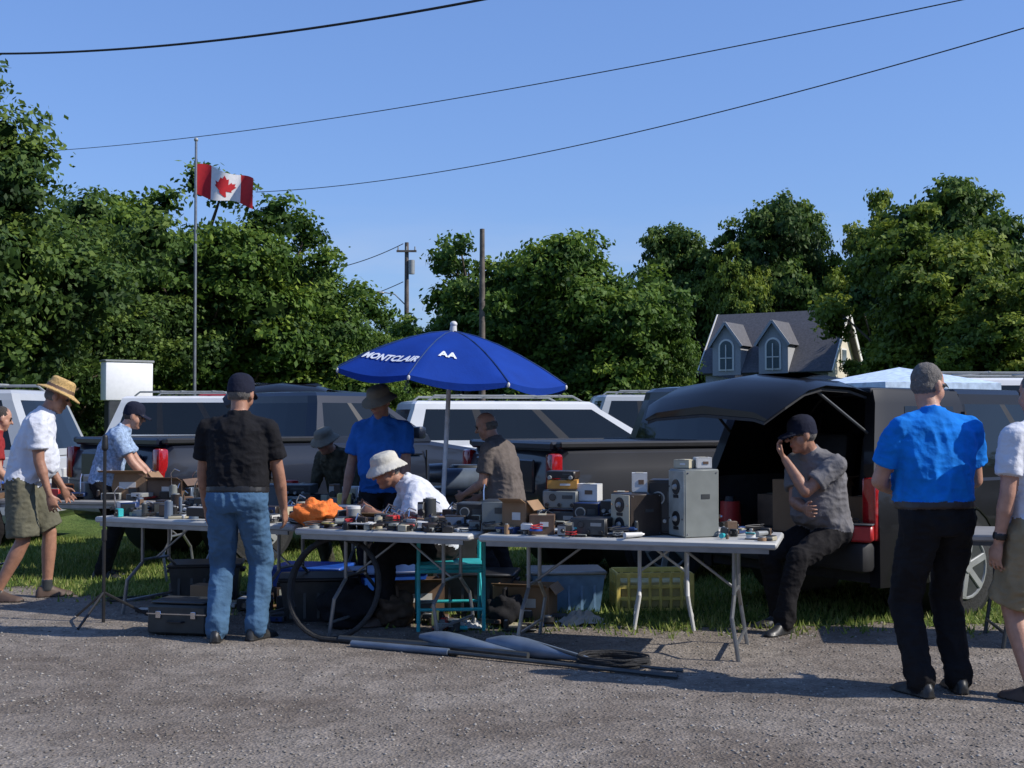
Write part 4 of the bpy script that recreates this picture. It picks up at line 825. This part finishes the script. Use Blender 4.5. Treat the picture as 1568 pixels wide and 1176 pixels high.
item('cardboard_box',MS,carton(.44,.42,.40,CARD),.24,-.08,4,.622); item('cardboard_box',MS,carton(.35,.26,.28,CARD,False),.40,-.55,6,.622); item('cardboard_box',MS,carton(.3,.26,.25,BROWN,False),.45,.42,6,.622)
b=B(); b.box((0,0,.06),(.32,.17,.12),REDP,bev=.015); b.box((0,0,.125),(.33,.18,.012),DGREY,bev=.004); b.tube([(-.06,0,.13),(-.05,0,.16),(.05,0,.16),(.06,0,.13)],.007,BLACKP,6); b.box((0,-.09,.09),(.05,.012,.04),CHROME); b.done('red_toolbox',M=MS@Matrix.Translation((-.09,-.72,.612))@Matrix.Rotation(R(-60),4,'Z'))
b=B(); b.cyl((0,0,0),(0,0,.2),.09,.08,REDP,20); b.cyl((0,0,.2),(0,0,.24),.05,.04,BLACKP,16); b.tube([(.08,0,.05),(.14,0,.1),(.13,0,.17),(.08,0,.19)],.01,BLACKP,6); b.done('red_jug',M=MS@Matrix.Translation((.06,.62,.622)))
b=B(); b.box((0,0,.45),(.5,.4,.9),DGREY,bev=.02); b.cyl((-.15,-.2,.95),(.15,-.2,.95),.12,.12,ALU,18); b.box((.1,.05,1.0),(.3,.25,.18),DGREY,bev=.02); b.cyl((-.25,0,1.02),(-.1,0,1.02),.08,.09,STEEL,16); b.tube([(.2,0,1.1),(.3,0,1.2),(.3,-.1,1.22)],.015,CHROME); b.cyl((0,-.22,.7),(0,-.25,.7),.09,.09,CHROME,18); b.done('lathe_machine',(-.48,10.85,0),10)
# ------------------------------------------------------------------ umbrella
def umbrella():
    UB=mat('blue_canvas',(.003,.034,.24),.8,0,.12,4,.1,50,spec=.2); UD=mat('pole_white',(.62,.62,.62),.4)
    b=B(); Rr=.98; n=8; sub=8; nr=10; HH=.36
    def P(a,t,off=0):
        k=(a/(2*math.pi)*n)%1
        r=Rr*t*(1-.075*math.sin(math.pi*k)*t); z=HH*(1-t**1.6)-.06*math.sin(math.pi*k)*t*t*.6
        return Vector((r*math.cos(a),r*math.sin(a),z+off))
    V=[];F=[]; na=n*sub
    for j in range(nr+1):
        t=max(.01,j/nr)
        for i in range(na): V.append(P(i*2*math.pi/na,t))
    for j in range(nr):
        for i in range(na):
            k=(i+1)%na; F.append((j*na+i,j*na+k,(j+1)*na+k,(j+1)*na+i))
    b.add(V,F,UB)
    hv=[];hf=[]
    for i in range(na):
        a=i*2*math.pi/na; p=P(a,1); hv+= [p,p+Vector((0,0,-.035-.02*math.sin(math.pi*((a/(2*math.pi)*n)%1))))]
    for i in range(na): k=(i+1)%na; hf.append((2*i,2*k,2*k+1,2*i+1))
    b.add(hv,hf,UB)
    for i in range(n):
        a=i*2*math.pi/n; b.tube([P(a,t)+Vector((0,0,-.012)) for t in(.02,.3,.6,.85,1.0)],.006,CHROME,6); b.tube([(0,0,-.05),P(a,.55)+Vector((0,0,-.015))],.005,CHROME,6)
        b.tube([P(a,t)+Vector((0,0,.003)) for t in(.02,.2,.4,.6,.8,1.0)],.006,NAVY,5)
        b.ell(P(a,1.0)+Vector((0,0,-.02)),(.012,.012,.02),WHT)
    b.cyl((0,0,HH-.03),(0,0,HH+.05),.035,.025,WHT,14); b.ell((0,0,HH+.06),(.03,.03,.025),WHT); b.cyl((0,0,HH),(0,0,-.1),.018,.018,UD,12); b.cyl((0,0,-.06),(0,0,-.02),.035,.035,WHT,12)
    M=Matrix.Translation((-.51,10.15,1.85))@Matrix.Rotation(R(4.5),4,'Y')@Matrix.Rotation(R(3),4,'X')@Matrix.Rotation(R(30),4,'Z')
    Mi=M.inverted(); ft=Vector((-.60,10.05,0)); tp=M@Vector((0,0,-.05)); b.tube([Mi@ft,Mi@tp],.019,UD,12)
    b.cyl(Mi@(ft),Mi@(ft+Vector((0,0,.08))),.22,.2,DGREY,24)
    bv=BVHTree.FromPolygons(V,F)
    def text(tx,ang,tm,size):
        c=bpy.data.curves.new('t','FONT'); c.body=tx; c.size=size; c.align_x='CENTER'; c.resolution_u=2; c.offset=.004
        o=bpy.data.objects.new('t',c); col.objects.link(o); me=bpy.data.meshes.new_from_object(o.evaluated_get(bpy.context.evaluated_depsgraph_get())); bpy.data.objects.remove(o)
        bm=bmesh.new(); bm.from_mesh(me); bmesh.ops.triangulate(bm,faces=bm.faces[:])
        for _ in range(2):
            es=[e for e in bm.edges if e.calc_length()>.03]
            if es: bmesh.ops.subdivide_edges(bm,edges=es,cuts=1); bmesh.ops.triangulate(bm,faces=bm.faces[:])
        bm.verts.index_update()
        rad=Vector((math.cos(ang),math.sin(ang),0)); tan=Vector((-math.sin(ang),math.cos(ang),0)); VV=[]
        for v in bm.verts:
            q=rad*(Rr*tm-v.co.y)+tan*v.co.x; h=bv.ray_cast(q+Vector((0,0,2)),Vector((0,0,-1)))[0]
            VV.append((h or q)+Vector((0,0,.008))+rad*.003)
        b.add(VV,[[v.index for v in f.verts] for f in bm.faces],mat('white_print',(.72,.74,.78),.6,0,.03)); bm.free()
    pa=2*math.pi/n
    text('MONTCLAIR',4*pa+pa/2,.76,.10); text('AA',5*pa+pa/2-.12,.66,.10); text('MONTCLAIR',0*pa+pa/2,.76,.10)
    b.done('patio_umbrella',M=M,ang=30)
umbrella()
